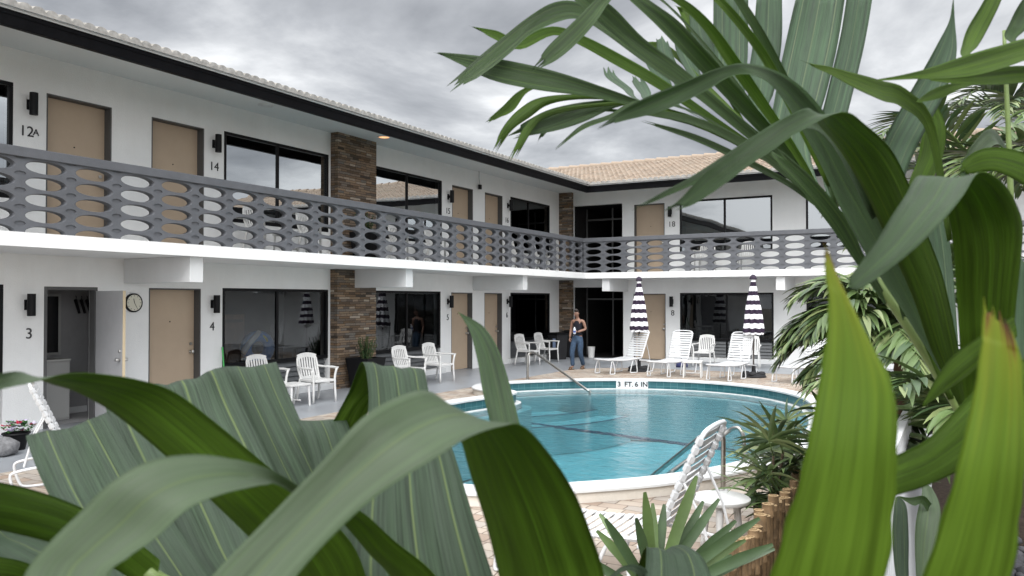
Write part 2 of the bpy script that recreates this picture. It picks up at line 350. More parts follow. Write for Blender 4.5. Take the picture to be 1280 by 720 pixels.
def window(mp, u0, u1, z0, z1, mulls, glass, frame=.055, depth=.05, sill=True, room=1.6, louver=None):
    fr = MB(); w = frame
    for (a,b,c,d) in ((u0,u1,z1-w,z1),(u0,u1,z0,z0+w*1.3),(u0,u0+w,z0+w*1.3,z1-w),(u1-w,u1,z0+w*1.3,z1-w)):
        fr.box((a,-.05,c),(b,.008,d), fn=mp)
    for mu in mulls: fr.box((mu-w*.5,-.045,z0+w*1.3),(mu+w*.5,.002,z1-w), fn=mp)
    wo = part(fr, 'window', BLKMETAL, bevel=.006)
    edges = [u0+w]+[m for mu in mulls for m in (mu-w*.5, mu+w*.5)]+[u1-w]
    for k in range(0, len(edges), 2):
        a, b = edges[k], edges[k+1]; g = MB(); o = -.025-.014*(k%4)/2
        g.add([mp(a,o,z0+w*1.3),mp(b,o,z0+w*1.3),mp(b,o,z1-w),mp(a,o,z1-w)],[(0,1,2,3)])
        p = g.build('pane', glass, recalc=False); p.parent = wo
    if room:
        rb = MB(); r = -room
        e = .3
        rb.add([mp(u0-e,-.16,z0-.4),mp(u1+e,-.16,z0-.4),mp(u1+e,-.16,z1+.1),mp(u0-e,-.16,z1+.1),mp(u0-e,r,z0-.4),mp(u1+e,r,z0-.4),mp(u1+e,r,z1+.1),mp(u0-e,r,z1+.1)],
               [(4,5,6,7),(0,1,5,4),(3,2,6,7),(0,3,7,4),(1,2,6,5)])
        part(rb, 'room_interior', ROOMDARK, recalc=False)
    if louver is not None:
        lz0, lz1 = louver; lb = MB(); n = max(3, int((lz1-lz0)/.09)); h = (lz1-lz0)/n
        for (a,b) in ([(edges[k],edges[k+1]) for k in range(0,len(edges),2)]):
            for i in range(n):
                z = lz0+i*h
                lb.add([mp(a,-.02,z+.004),mp(b,-.02,z+.004),mp(b,-.065,z+h),mp(a,-.065,z+h),mp(a,-.03,z+.0),mp(b,-.03,z+.0),mp(b,-.075,z+h),mp(a,-.075,z+h)],
                       [(0,1,2,3),(7,6,5,4),(0,4,5,1),(3,2,6,7),(0,3,7,4),(1,5,6,2)])
        part(lb, 'louvre_panel', LOUV, recalc=True)
    return wo
LOUV = mat('grey_louvre_slats', (.10,.105,.11), .4, .5, var=.1)

def door(mp, u0, u1, z0, z1, hinge=-1, knob=True, frame=.022):
    fr = MB()
    fr.box((u0,-.20,z0),(u0+frame,.004,z1), fn=mp); fr.box((u1-frame,-.20,z0),(u1,.004,z1), fn=mp); fr.box((u0+frame,-.20,z1-frame),(u1-frame,.004,z1), fn=mp)
    lf = MB(); lf.box((u0+frame,-.195,z0+.01),(u1-frame,-.15,z1-frame), fn=mp)
    d = part(lf, 'door', DOORM, bevel=.004)
    f = fr.build('door_frame', DARKFR, bevel=.004); f.parent = d
    # peephole, lock and knob
    k = MB(); uk = u1-frame-.075
    kp = Vector(mp(uk,-.148,z0+.98)); n = (Vector(mp(0,1,0))-Vector(mp(0,0,0)))
    def disc(c, r, l, nn=14):
        k.tube([c, c+n*l], r, nn)
    disc(kp, .032, .012); disc(kp+n*.012, .012, .03); k.tube([kp+n*.04, kp+n*.05, kp+n*.065, kp+n*.08, kp+n*.088], [.018,.030,.034,.028,.012], 14)
    c2 = Vector(mp(uk,-.148,z0+1.12)); disc(c2, .026, .018)
    ho = k.build('door_knob', CHROME, smooth='auto'); ho.parent = d
    ph = MB(); c3 = Vector(mp((u0+u1)/2,-.152,z0+1.52)); ph.tube([c3, c3+n*.008], .012, 10); po = ph.build('peephole', BLKMETAL); po.parent = d
    return d

# --- openings read off the photograph onto the real wall planes
ZG = 2.10          # ground-floor heads
ZU = 4.97          # upper heads
Lg_doors = [(uL(186),uL(251)), (uL(564),uL(590.5)), (uL(605.5),uL(627.5))]
Lu_doors = [(uL(56),uL(138)), (uL(188),uL(254)), (uL(565),uL(591)), (uL(606),uL(628))]
Lg_wins = [(uL(278),uL(410),[uL(347)]), (uL(467),uL(550.5),[uL(509)]), (uL(638),uL(687),[])]
Lu_wins = [(uL(279),uL(410),[uL(347)]), (uL(467),uL(552),[uL(509)]), (uL(638),uL(687),[uL(661)])]
d3 = (uL(55), uL(122))
w3 = (uL(-150), uL(4)); w12 = (uL(-150), uL(14))
Bg_door = (uB(792), uB(832)); Bu_door = (uB(793), uB(831))
Bg_wins = [(uB(850),uB(967),[uB(908)]), (uB(1008),uB(1125),[uB(1066)])]
Bu_wins = [(uB(850),uB(966),[uB(906)]), (uB(1008),uB(1125),[uB(1066)])]
Bopen_u = uB(778); Bopen_g = uB(779)
ZW0 = .66; ZWU = 3.35
hg = [(*d,0,ZG) for d in Lg_doors]+[(*d3,0,ZG)]+[(a,b,.14,ZG+.02) for a,b,_ in Lg_wins[:2]]+[(Lg_wins[2][0],Lg_wins[2][1],.14,ZG+.02)]+[(*w3,.14,ZG+.02)]
hu = [(*d,ZF,ZU) for d in Lu_doors]+[(a,b,ZWU,ZU+.04) for a,b,_ in Lu_wins]+[(*w12,ZWU,ZU+.04)]
hg = [(max(a,Y0),b,c,d) for a,b,c,d in hg]; hu = [(max(a,Y0),b,c,d) for a,b,c,d in hu]
wall('wall', mapL, Y0, WY, 0, ZS0, hg); wall('wall', mapL, Y0, WY, ZS0, ZSOF, hu)
hbg = [(*Bg_door,0,ZG)]+[(a,b,.14,ZG+.02) for a,b,_ in Bg_wins]+[(WX+.45,Bopen_g,0,2.32)]
hbu = [(*Bu_door,ZF,ZU)]+[(a,b,ZWU,ZU+.04) for a,b,_ in Bu_wins]+[(WX+.45,Bopen_u,ZF,5.05)]
wall('wall', mapB, WX, X1, 0, ZS0, hbg); wall('wall', mapB, WX, X1, ZS0, ZSOF, hbu)
for d in Lg_doors: door(mapL, *d, 0.005, ZG)
for d in Lu_doors: door(mapL, *d, ZF, ZU)
door(mapB, *Bg_door, 0.005, ZG); door(mapB, *Bu_door, ZF, ZU)
for a,b,m in Lg_wins[:2]: window(mapL, a, b, ZW0, ZG+.02, m, GLASSLO, louver=(.16,ZW0-.01))
window(mapL, Lg_wins[2][0], Lg_wins[2][1], ZW0, ZG+.02, [], GLASSBK, louver=(.16,ZW0-.01))
window(mapL, max(w3[0],Y0), w3[1], ZW0, ZG+.02, [], GLASSLO, louver=(.16,ZW0-.01)); window(mapL, max(w12[0],Y0), w12[1], ZWU, ZU+.04, [], GLASSUP)
for i,(a,b,m) in enumerate(Lu_wins): window(mapL, a, b, ZWU, ZU+.04, m, GLASSUP if i<2 else GLASSBK)
for a,b,m in Bg_wins: window(mapB, a, b, ZW0, ZG+.02, m, GLASSLO, louver=(.16,ZW0-.01))
for a,b,m in Bu_wins: window(mapB, a, b, ZWU, ZU+.04, m, GLASSMID)

# open room 3: leaf standing out from the wall, grey closet behind it
rm = MB(); a,b = d3[0]-.9, d3[1]+.6; rz = -1.2
rm.add([mapL(a,-.145,0.006),mapL(b,-.145,0.006),mapL(b,-.145,2.4),mapL(a,-.145,2.4),mapL(a,rz,0.006),mapL(b,rz,0.006),mapL(b,rz,2.4),mapL(a,rz,2.4)],[(4,5,6,7),(0,1,5,4),(3,2,6,7),(0,3,7,4),(1,2,6,5)])
rm.box((a,rz+.002,.006),(b,rz+.02,.11), mi=1, fn=mapL)
part(rm, 'room_interior', [ROOMGREY, TRIM], recalc=False)
fr = MB()
fr.box((d3[0],-.13,0),(d3[0]+.05,.004,ZG), fn=mapL); fr.box((d3[1]-.05,-.13,0),(d3[1],.004,ZG), fn=mapL); fr.box((d3[0]+.05,-.13,ZG-.05),(d3[1]-.05,.004,ZG), fn=mapL)
tag(part(fr, 'door_frame', DARKFR, bevel=.004))
th = R(8); dl = .84
def mapD(u, o, z):      # u along the swung leaf, o its thickness
    h = Vector((WX+.02, d3[1]-.02)); dx, dy = math.cos(th), -math.sin(th)*0+math.sin(th)*.0
    return (h.x+u*math.cos(th)+o*math.sin(th), h.y-u*math.sin(th)+o*math.cos(th), z)
lf = MB(); lf.box((0,-.02,.02),(dl,.02,ZG-.06), fn=mapD); lf.box((dl+.001,-.021,.02),(dl+.006,.021,ZG-.06), mi=1, fn=mapD)
dd = part(lf, 'door', [DOORIN, EDGE]); dd['label'] = 'open grey-backed door standing out from the wall'
kb = MB()
for sgn in (-1,1):
    for zz, r, l in ((1.0,.03,.075),(1.13,.024,.02)):
        p = Vector(mapD(dl-.07, sgn*.02, zz)); q = Vector(mapD(dl-.07, sgn*(.02+l), zz)); kb.tube([p, p+(q-p)*.5, q], [r*.55,r,r*.7], 12)
ko = kb.build('door_knob', CHROME, smooth='auto'); ko.parent = dd

# white knee curb under the windows
for mp_c, ws in ((mapL,Lg_wins),(mapB,Bg_wins)):
    for (a,b,_) in ws:
        kc = MB(); kc.box((a-.12,.001,.0),(b+.12,.10,.135), fn=mp_c); part(kc, 'knee_curb', TRIM, bevel=.01)

# breezeway recess in the corner
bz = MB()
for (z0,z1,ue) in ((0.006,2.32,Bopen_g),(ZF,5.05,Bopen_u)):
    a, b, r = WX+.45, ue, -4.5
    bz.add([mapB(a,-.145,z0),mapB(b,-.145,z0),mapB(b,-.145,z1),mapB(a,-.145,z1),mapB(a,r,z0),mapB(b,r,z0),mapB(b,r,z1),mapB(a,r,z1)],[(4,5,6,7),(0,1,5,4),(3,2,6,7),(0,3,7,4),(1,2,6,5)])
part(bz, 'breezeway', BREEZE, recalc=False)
bg_ = MB()
for (z0,z1,ue) in ((0.006,2.32,Bopen_g),(ZF,5.05,Bopen_u)):
    a, b = WX+.45, ue
    for u in (a+.02, a+(b-a)*.55, b-.08): bg_.box((u,-1.1,z0),(u+.05,-1.05,z1-.01), fn=mapB)
    bg_.box((a+.07,-1.09,z1-.42),(b-.08,-1.06,z1-.36), fn=mapB)
    # pale notice board on the side wall of the passage
    bg_.box((b-.05,-.9,z0+.5),(b-.03,-.4,z0+1.9), mi=1, fn=mapB)
part(bg_, 'breezeway_frame', [DARKFR, ROOMGREY])

# stone pillars
def stonebox(mb, mp, u0,u1,z0,z1,o1):
    L = [((u0,o1),(u1,o1)),((u1,o1),(u1,-.01)),((u0,-.01),(u0,o1))]
    for (p,q),(r,s) in L:
        l = abs(r-p)+abs(s-q); of = p*.37+q
        mb.add([mp(p,q,z0),mp(r,s,z0),mp(r,s,z1),mp(p,q,z1)],[(0,1,2,3)],0,[[(of,z0),(of+l,z0),(of+l,z1),(of,z1)]])
pm = MB(); pa, pb = uL(414)-.03, uL(467)-.16
stonebox(pm, mapL, pa, pb, 0, ZS0-.003, .20); part(pm, 'stone_pillar', STONE, recalc=False)
pm = MB(); stonebox(pm, mapL, pa, pb, ZF, ZSOF-.003, .20); part(pm, 'stone_pillar', STONE, recalc=False)
pm = MB(); stonebox(pm, mapB, WX-.02, WX+.47, 0, ZS0-.003, .14); part(pm, 'stone_pillar', STONE, recalc=False)
pm = MB(); stonebox(pm, mapB, WX-.02, WX+.47, ZF, ZSOF-.003, .14); part(pm, 'stone_pillar', STONE, recalc=False)

# balcony slab, fascia lip and cantilever beams
sl = MB(); sl.box((WX+.001,Y0,ZS0+.002),(BX+.10,BY-.1,ZF)); sl.box((WX+.001,BY-.1,ZS0+.002),(X1,WY-.001,ZF))
part(sl, 'balcony_slab', WHITE)
fa = MB()
prof = [(0,ZS0),(0,ZS1),(-.10,ZS1),(-.10,ZS0)]
def sweepL(mb, prof, X, Y, mi=0):
    """profile (out, z) swept along the left front and round the inner corner along the back front"""
    n = len(prof); vs = []
    for (st) in (0,1,2):
        for o,z in prof:
            if st==0: vs.append((X+o, Y0, z))
            elif st==1: vs.append((X+o, Y-o, z))
            else: vs.append((X1, Y-o, z))
    fs = [(s*n+k, s*n+(k+1)%n, (s+1)*n+(k+1)%n, (s+1)*n+k) for s in (0,1) for k in range(n)]
    fs += [tuple(range(n)), tuple(2*n+k for k in range(n))]
    mb.add(vs, fs, mi)
sweepL(fa, prof, BX, BY); part(fa, 'balcony_fascia', TRIM, bevel=.006)
for y in (2.9, 8.2, 13.62, 18.8): bmz = MB(); bmz.box((WX+.002,y,2.17),(BX-.006,y+.24,ZS0+.001)); part(bmz, 'cantilever_beam', TRIM, bevel=.006)
for x in (-9.62, -4.45, .7): bmz = MB(); bmz.box((x,BY+.006,2.17),(x+.24,WY-.002,ZS0+.001)); part(bmz, 'cantilever_beam', TRIM, bevel=.006)

# breeze-block railing: blocks with an oval opening, a dimple at each corner
MWD, MHT, TH = .66, .21, .12
def block_mesh():
    a, b = .268, .082; da, db = .074, .031; hw, hh = MWD/2, MHT/2
    angs = set()
    for k in range(32): angs.add(round(math.atan2(b*math.sin(2*PI*k/32), a*math.cos(2*PI*k/32))%(2*PI),6))
    for sx in (-1,1):
        for sy in (-1,1):
            angs.add(round(math.atan2(sy*hh, sx*(hw-da))%(2*PI),6)); angs.add(round(math.atan2(sy*(hh-db), sx*hw)%(2*PI),6))
    angs = sorted(angs); inn=[]; outp=[]
    for t in angs:
        c, s = math.cos(t), math.sin(t)
        inn.append((a*math.cos(math.atan2(s*a, c*b)), b*math.sin(math.atan2(s*a, c*b))))
        r = min(hw/abs(c) if abs(c)>1e-9 else 1e9, hh/abs(s) if abs(s)>1e-9 else 1e9)
        # corner notch
        cx, cy = (hw if c>0 else -hw), (hh if s>0 else -hh)
        A=(c/da)**2+(s/db)**2; B=-2*(c*cx/da**2+s*cy/db**2); D=(cx/da)**2+(cy/db)**2-1; q=B*B-4*A*D
        if q>0: r=min(r,(-B-math.sqrt(q))/(2*A))
        outp.append((c*r, s*r))
    return inn, outp
inn, outp = block_mesh()
def railing(mb, mp, u0, u1):
    n = max(1, round((u1-u0)/MWD)); k = (u1-u0)/n/MWD; m = len(inn); bev=.016
    for i in range(n):
        uc = u0+(i+.5)*MWD*k
        for j in range(5):
            zc = 2.762+j*MHT
            vs = []; fs=[]
            lay = [(outp,0,1),(inn,0,1.0),(inn,-bev,.965),(inn,-(TH-bev),.965),(inn,-TH,1.0),(outp,-TH,1)]
            for idx,(L,o,sc) in enumerate(lay):
                if idx in (1,4):      # widened lip so that the opening reads rounded
                    vs += [mp(uc+p[0]*k*1.01, o, zc+p[1]*1.05) for p in L]
                else: vs += [mp(uc+p[0]*k*(sc if idx in (2,3) else 1), o, zc+p[1]*(sc if idx in (2,3) else 1)) for p in L]
            for q in range(5):
                fs += [(q*m+t, q*m+(t+1)%m, (q+1)*m+(t+1)%m, (q+1)*m+t) for t in range(m)]
            mb.add(vs, fs)
            # dimple floors (quarter ovals) a little below the face
            for sx in (-1,1):
                for sy in (-1,1):
                    arc = [(uc+sx*k*(MWD/2-.074*math.cos(t*PI/8)), zc+sy*(MHT/2-.031*math.sin(t*PI/8))) for t in range(5)]
                    cx, cz = uc+sx*k*MWD/2, zc+sy*MHT/2; d=-.014
                    for o0 in (0,):
                        base = [mp(p[0],0,p[1]) for p in arc]+[mp(p[0],d,p[1]) for p in arc]+[mp(cx,d,cz)]
                        mb.add(base, [(t,t+1,t+6,t+5) for t in range(4)]+[(5+t,6+t,10) for t in range(4)])
def mapRL(u, o, z): return (BX-.10+o, u, z)
def mapRB(u, o, z): return (u, BY+.10-o, z)
off = (5.74*1.0556-MWD/2) % MWD
rl = MB(); railing(rl, mapRL, Y0+off-.3, BY+.09-TH*.0); part(rl, 'balcony_railing', GREY, recalc=False, smooth='auto')
rl = MB(); railing(rl, mapRB, BX-.10+.012, X1); part(rl, 'balcony_railing', GREY, recalc=False, smooth='auto')
ft = MB(); ZR = 2.762+4.5*MHT
sweepL(ft, [(.03,ZR-.005),(.03,ZR+.12),(-.16,ZR+.135),(-.16,ZR-.005)], BX-.10, BY+.10); part(ft, 'top_rail', GREY, bevel=.01)

# roof: tiles, soffit, gutter
SL = .27; ZE = 5.44
sf = MB()
sf.add([(WX-.05,Y0,ZSOF),(EX-.08,Y0,ZSOF),(EX-.08,EY+.08,ZSOF),(X1,EY+.08,ZSOF),(X1,WY+.05,ZSOF),(WX-.05,WY+.05,ZSOF)],[(0,1,2,5),(2,3,4,5)])
part(sf, 'soffit', SOFFIT, recalc=False)
gt = MB(); sweepL(gt, [(0,5.215),(.02,5.34),(.035,5.345),(.035,5.40),(-.09,5.40),(-.09,5.215)], EX, EY)
gt.box((EX-.02,EY-.02-.02,5.36),(EX+.52,EY+.10,5.52)); part(gt, 'gutter', BLACK, bevel=.006)
ed = MB(); sweepL(ed, [(.045,5.402),(.045,5.432),(-.09,5.45),(-.09,5.402)], EX, EY); part(ed, 'drip_edge', TRIM)
def roof(mp, u0, u1, nrow, clamp, mi):
    """barrel tiles: u along the eave, t up the slope; rows overlap with a step"""
    mb = MB(); sp = .166; ns = 6; n = int((u1-u0)/sp); course=.37
    for r in range(nrow):
        t0, t1 = r*course-(.06 if r==0 else 0), (r+1)*course+.03
        g = []
        for (t,dz) in ((t0,.045),(t1,.012)):
            row=[]
            for i in range(n*ns+1):
                ph = (i%ns)/ns; h = .052*math.sqrt(max(0,math.sin(ph*PI)))*(1 if True else 0)
                jit = .006*noise.noise(Vector((i//ns*7.3, r*3.1, mi)))
                u = clamp(u0+i*sp/ns, t); row.append((mp(u, t, ZE+SL*t+dz+h+jit), (u, t)))
            g.append(row)
        for i in range(n*ns):
            q = [g[0][i],g[0][i+1],g[1][i+1],g[1][i]]
            if abs(q[0][1][0]-q[1][1][0])<1e-6 and abs(q[2][1][0]-q[3][1][0])<1e-6: continue
            mb.add([c[0] for c in q],[(0,1,2,3)],0,[[c[1] for c in q]])
            # butt end of the tile
            e0, e1 = g[0][i], g[0][i+1]
            lo = [(p[0][0],p[0][1],ZE+SL*t0+.004 if r==0 else p[0][2]-.03) for p in (e0,e1)]
            mb.add([e0[0],e1[0],lo[1],lo[0]],[(0,1,2,3)],1 if r==0 else 0,[[e0[1],e1[1],e1[1],e0[1]]])
    return mb
MORTAR = mat('mortar_fill', (.28,.27,.255), .9, .1, var=.35, vscale=9)
def mpL(u,t,z): return (EX+.04-t, u, z)
def mpBk(u,t,z): return (u, EY-.04+t, z)
part(roof(mpL, Y0, EY+7, 15, lambda u,t: min(u, EY-.04+t), 1), 'roof', [TILEW, MORTAR], recalc=False, smooth='auto')
part(roof(mpBk, EX-7, X1, 15, lambda u,t: max(u, EX+.04-t), 2), 'roof', [TILE, MORTAR], recalc=False, smooth='auto')
rg = MB(); yr = EY+15*.37-.05; zr_ = ZE+SL*15*.37+.02
x = EX-5.4
while x < X1:
    rg.tube([(x,yr,zr_+.05),(x+.48,yr,zr_+.025)], [.12,.095], 12); x += .44
yv = 0
part(rg, 'ridge_cap', TILE, smooth='auto')
bk = MB(); bk.add([(EX-5.4,yr,zr_),(X1,yr,zr_),(X1,yr+5.6,ZE),(EX-5.4,yr+5.6,ZE)],[(0,1,2,3)]); bk.add([(EX-5.4,Y0,zr_),(EX-5.4,yr,zr_),(EX-10.9,yr+5.6,ZE),(EX-10.9,Y0,ZE)],[(0,1,2,3)])
bk.add([(X1,EY,ZE),(X1,yr,zr_),(X1,yr+5.6,ZE)],[(0,1,2)]); part(bk, 'roof', TILE, recalc=False)
sv = MB(); sv.add([(X1,WY,0),(X1,yr+5.5,0),(X1,yr+5.5,ZE),(X1,WY,ZE)],[(0,1,2,3)]); sv.add([(EX-10.8,yr+5.5,0),(X1,yr+5.5,0),(X1,yr+5.5,ZE),(EX-10.8,yr+5.5,ZE)],[(0,1,2,3)]); part(sv,'wall',WHITE,recalc=False)
# ------------------------------------------------------------------ ground, decks, pool
def sheet(name, loops, z, m, kind='structure', uv=False):
    polys = [[Vector((x,y,0)) for x,y in L] for L in loops]
    tris = tessellate_polygon(polys); vs = [p for L in polys for p in L]
    mb = MB(); mb.add([(p.x,p.y,z) for p in vs], [tuple(t) for t in tris])
    o = mb.build(name, m, recalc=False)
    me = o.data; bm = bmesh.new(); bm.from_mesh(me)
    for f in bm.faces:
        if f.normal.z < 0: f.normal_flip()
    bm.to_mesh(me); bm.free()
    tag(o, kind=kind); return o
ZRIM, ZWAT = .14, -.07
opx = [(619,479.2),(660,476.6),(720,474.6),(790,474.2),(860,476.2),(920,480.5),(965,486.5),(1000,495),(1016,505),(1018,520),(1003,543),(965,562),(905,581),(815,595),(717,603),(650,606),(577,605),(535,590),(520,560),(527,525),(548,508),(575,501.5),(605,497),(634,493),(645,489.5),(636,487),(620,486),(607,483)]
ctrl = [at(px,py,z=ZRIM).to_2d().to_3d() for px,py in opx]
closed = crom(ctrl[-2:]+ctrl+ctrl[:2], 7)
closed = closed[14:14+len(ctrl)*7]
def offset(loop, d):
    n = len(loop); out=[]
    ar = sum(loop[i].x*loop[(i+1)%n].y-loop[(i+1)%n].x*loop[i].y for i in range(n)); sg = 1 if ar>0 else -1
    for i in range(n):
        t = (loop[(i+1)%n]-loop[i-1]).normalized(); out.append(loop[i]+Vector((t.y,-t.x,0))*d*sg)
    return out
outer = offset(closed, .31); lip = offset(closed, -.025)
n = len(closed)
cp = MB()
def ring(mb, loops, mi=0, uv=False):
    """loops: list of (points, z)"""
    arc=[0]
    for i in range(n): arc.append(arc[-1]+(closed[(i+1)%n]-closed[i]).length)
    for (A,za),(B,zb) in zip(loops[:-1],loops[1:]):
        for i in range(n):
            j=(i+1)%n
            mb.add([(A[i].x,A[i].y,za),(A[j].x,A[j].y,za),(B[j].x,B[j].y,zb),(B[i].x,B[i].y,zb)],[(0,1,2,3)],mi,[[(arc[i],za),(arc[i+1],za),(arc[i+1],zb),(arc[i],zb)]])
ring(cp, [(offset(closed,.285),ZRIM-.035),(offset(closed,.285),ZRIM-.012),(offset(closed,.27),ZRIM),(offset(closed,.0),ZRIM+.006),(lip,ZRIM-.004),(lip,ZRIM-.035),(closed,ZRIM-.036)])
tag(cp.build('pool_coping', COPING, recalc=False, smooth='auto'), kind='structure')
rw = MB(); ring(rw, [(offset(closed,.26),0.0),(offset(closed,.26),ZRIM-.03)]); tag(rw.build('pool_rim_wall', RIMWALL, recalc=False, smooth='auto'), kind='structure')
tb = MB(); ring(tb, [(closed,ZRIM-.03),(closed,ZWAT-.06)]); tag(tb.build('pool_tile_band', POOLTILE, recalc=False, smooth='auto'), kind='structure')
wl = MB(); ring(wl, [(closed,ZWAT-.06),(offset(closed,-.06),-1.2)]); tag(wl.build('pool_wall', PLASTER, recalc=False, smooth='auto'), kind='structure')
sheet('pool_floor', [[(p.x,p.y) for p in closed]], -1.18, PLASTER)
sheet('pool_water', [[(p.x,p.y) for p in closed]], ZWAT, WATER)
# underwater ledge along the wall and steps with dark nosings in the alcove
l2=MB(); ring(l2,[(closed,ZWAT+.012),(offset(closed,-.10),ZWAT+.010),(offset(closed,-.11),ZWAT-.08)]); tag(l2.build('pool_waterline_ledge', COPING, recalc=False), kind='structure')
ld = MB(); ring(ld, [(offset(closed,-.11),ZWAT-.10),(offset(closed,-.30),ZWAT-.10),(offset(closed,-.30),-1.15)]); tag(ld.build('pool_ledge', mat('pool_ledge_plaster',(.50,.66,.68),.7), recalc=False), kind='structure')
pc = at(655,481,z=ZWAT).to_2d(); pe = at(760,500,z=ZWAT).to_2d()
stp = MB()
c0 = at(615,478,z=ZWAT)
for k,(rr,zz) in enumerate(((1.6,-.18),(2.25,-.30),(2.9,-.42),(3.5,-.55))):
    pts=[]; 
    for a in range(0,17):
        an = R(-95+a*115/16); pts.append(Vector((c0.x+rr*math.cos(an), c0.y+rr*math.sin(an), 0)))
    for i in range(16):
        p,q = pts[i],pts[i+1]; po=(p-Vector((c0.x,c0.y,0))).normalized(); qo=(q-Vector((c0.x,c0.y,0))).normalized()
        z=ZWAT+zz
        stp.add([(p-po*.75).to_tuple()[:2]+(z,),(q-qo*.75).to_tuple()[:2]+(z,),q.to_tuple()[:2]+(z,),p.to_tuple()[:2]+(z,),p.to_tuple()[:2]+(-1.17,),q.to_tuple()[:2]+(-1.17,)],[(0,1,2,3),(3,2,5,4)])
        stp.add([(p-po*.09).to_tuple()[:2]+(z+.004,),(q-qo*.09).to_tuple()[:2]+(z+.004,),(q+qo*.004).to_tuple()[:2]+(z+.004,),(p+po*.004).to_tuple()[:2]+(z+.004,)],[(0,1,2,3)],1)
def inside(p, poly):
    c=False; m=len(poly)
    for i in range(m):
        a,b=poly[i],poly[i-1]
        if (a.y>p.y)!=(b.y>p.y) and p.x<(b.x-a.x)*(p.y-a.y)/(b.y-a.y)+a.x: c=not c
    return c
keep = [k for k,f in enumerate(stp.f) if all(inside(stp.v[i], closed) for i in f)]
s2 = MB(); 
for k in keep: s2.add([stp.v[i] for i in stp.f[k]],[tuple(range(len(stp.f[k])))],stp.mi[k])
tag(s2.build('pool_steps', [PLASTER, STEPLINE], recalc=False), kind='structure')
# navy line across the pool floor
la, lb = at(640,524,z=-.95), at(905,562,z=-.95)
lm = MB(); dv_=(lb-la).normalized(); nn=Vector((-dv_.y,dv_.x,0)); zl=-.62
la, lb = at(636,526,z=zl), at(900,561,z=zl)
lm.tube([la.lerp(lb,i/40)+Vector((.02*math.sin(i*1.9),.03*math.sin(i*2.7+1),0)) for i in range(41)], .028, 6); tag(lm.build('pool_depth_line', STEPLINE), kind='structure')

H = offset(closed,.25)
hole = [(p.x,p.y) for p in H]
big = [(-120,-120),(160,-120),(160,200),(-120,200)]
sheet('ground', [big, [(WX-.3,Y0),(X1+.2,Y0),(X1+.2,WY+.2),(WX-.3,WY+.2)]], -.012, GROUND)
sheet('walkway', [[(WX-4.2,Y0-.2),(X1+.3,Y0-.2),(X1+.3,WY+4.6),(WX-4.2,WY+4.6)], hole], 0, WALK)
# beige paver apron with a rounded inner corner
pav = [(-1.02,Y0),(-1.02,9.2),(-.2,12),(1.6,14.5),(X1,14.5),(X1,21.3)]
for k in range(9):
    a = R(90+k*90/8); pav.append((-7.3+2.0*math.cos(a), 19.3+2.0*math.sin(a)))
pav += [(-9.3,12.5),(-9.15,8),(-9.3,Y0)]
sheet('paver_deck', [pav, hole], .004, PAVER)
sheet('planting_bed', [[(-1.02,Y0),(X1,Y0),(X1,14.48),(1.6,14.48),(-.2,11.98),(-1.02,9.2)]], .008, SOIL)
# dark river stones in the right-hand bed
gm = MB(); rnd = random.Random(3)
for i in range(420):
    x = rnd.uniform(.0,1.9); y = rnd.uniform(2.2,7.5); r = rnd.uniform(.035,.085)
    pr = [(.3*r,-.4*r),(r,0),(.85*r,.38*r),(.35*r,.62*r)]
    gm.lathe((x,y,.02+.2*r), pr, 7, sx=rnd.uniform(.7,1.2), sy=rnd.uniform(.7,1.2))
tag(gm.build('river_stones', mat('dark_river_stone',(.045,.045,.05),.7,var=.5,vscale=12), smooth=True), 'loose dark river stones covering the planting bed behind the white fence', 'stones', kind='stuff')

# depth marker on the far tile band
pm_ = at(792,478.5,d=1)
fw = max(range(n), key=lambda i: closed[i].y if abs(at(792,476,z=ZRIM).x-closed[i].x)<.5 else -1)
pcen = at(792,476,z=ZRIM); best = min(range(n), key=lambda i:(closed[i]-Vector((pcen.x,pcen.y,0))).length)
t = (closed[(best+2)%n]-closed[best-2]).normalized()
if t.dot(M3@Vector((1,0,0)))<0: t=-t
nrm = Vector((t.y,-t.x,0)); 
mk = empty('depth_marker', (closed[best].x+nrm.x*.035, closed[best].y+nrm.y*.035, .01), math.atan2(t.y,t.x), 'white depth tile reading 3 FT 6 IN on the far pool wall', 'sign')
pl = MB()
for i,wd in enumerate([.1]*7): pl.box((-.35+i*.1+.001,-.008,-.065),(-.35+i*.1+.099,.0,.105))
tag(pl.build('plate', TRIM, mk, bevel=.003))
def text(name, body, size, m, parent=None, loc=(0,0,0), rot=(PI/2,0,0), align='CENTER', ext=.002, bold=0, xs=1):
    c = bpy.data.curves.new(name,'FONT'); c.body = body; c.size = size; c.align_x = align; c.align_y='CENTER'; c.extrude = ext; c.offset = bold; c.space_character=1.0
    c.materials.append(m); t_ = bpy.data.objects.new(name, c); COL.objects.link(t_); dg = bpy.context.evaluated_depsgraph_get()
    me = bpy.data.meshes.new_from_object(t_.evaluated_get(dg)); bpy.data.objects.remove(t_); bpy.data.curves.remove(c)
    o = bpy.data.objects.new(name, me); COL.objects.link(o); o.location=loc; o.rotation_euler=rot; o.scale=(xs,1,1)
    if parent: o.parent = parent
    return o
LET = mat('black_lettering',(.01,.01,.012),.5)
for x_,ch in ((-.285,'3'),(-.135,'F'),(-.035,'T.'),(.095,'6'),(.205,'I'),(.285,'N')):
    text('letter', ch, .15, LET, mk, (x_,-.011,.02), bold=.004)

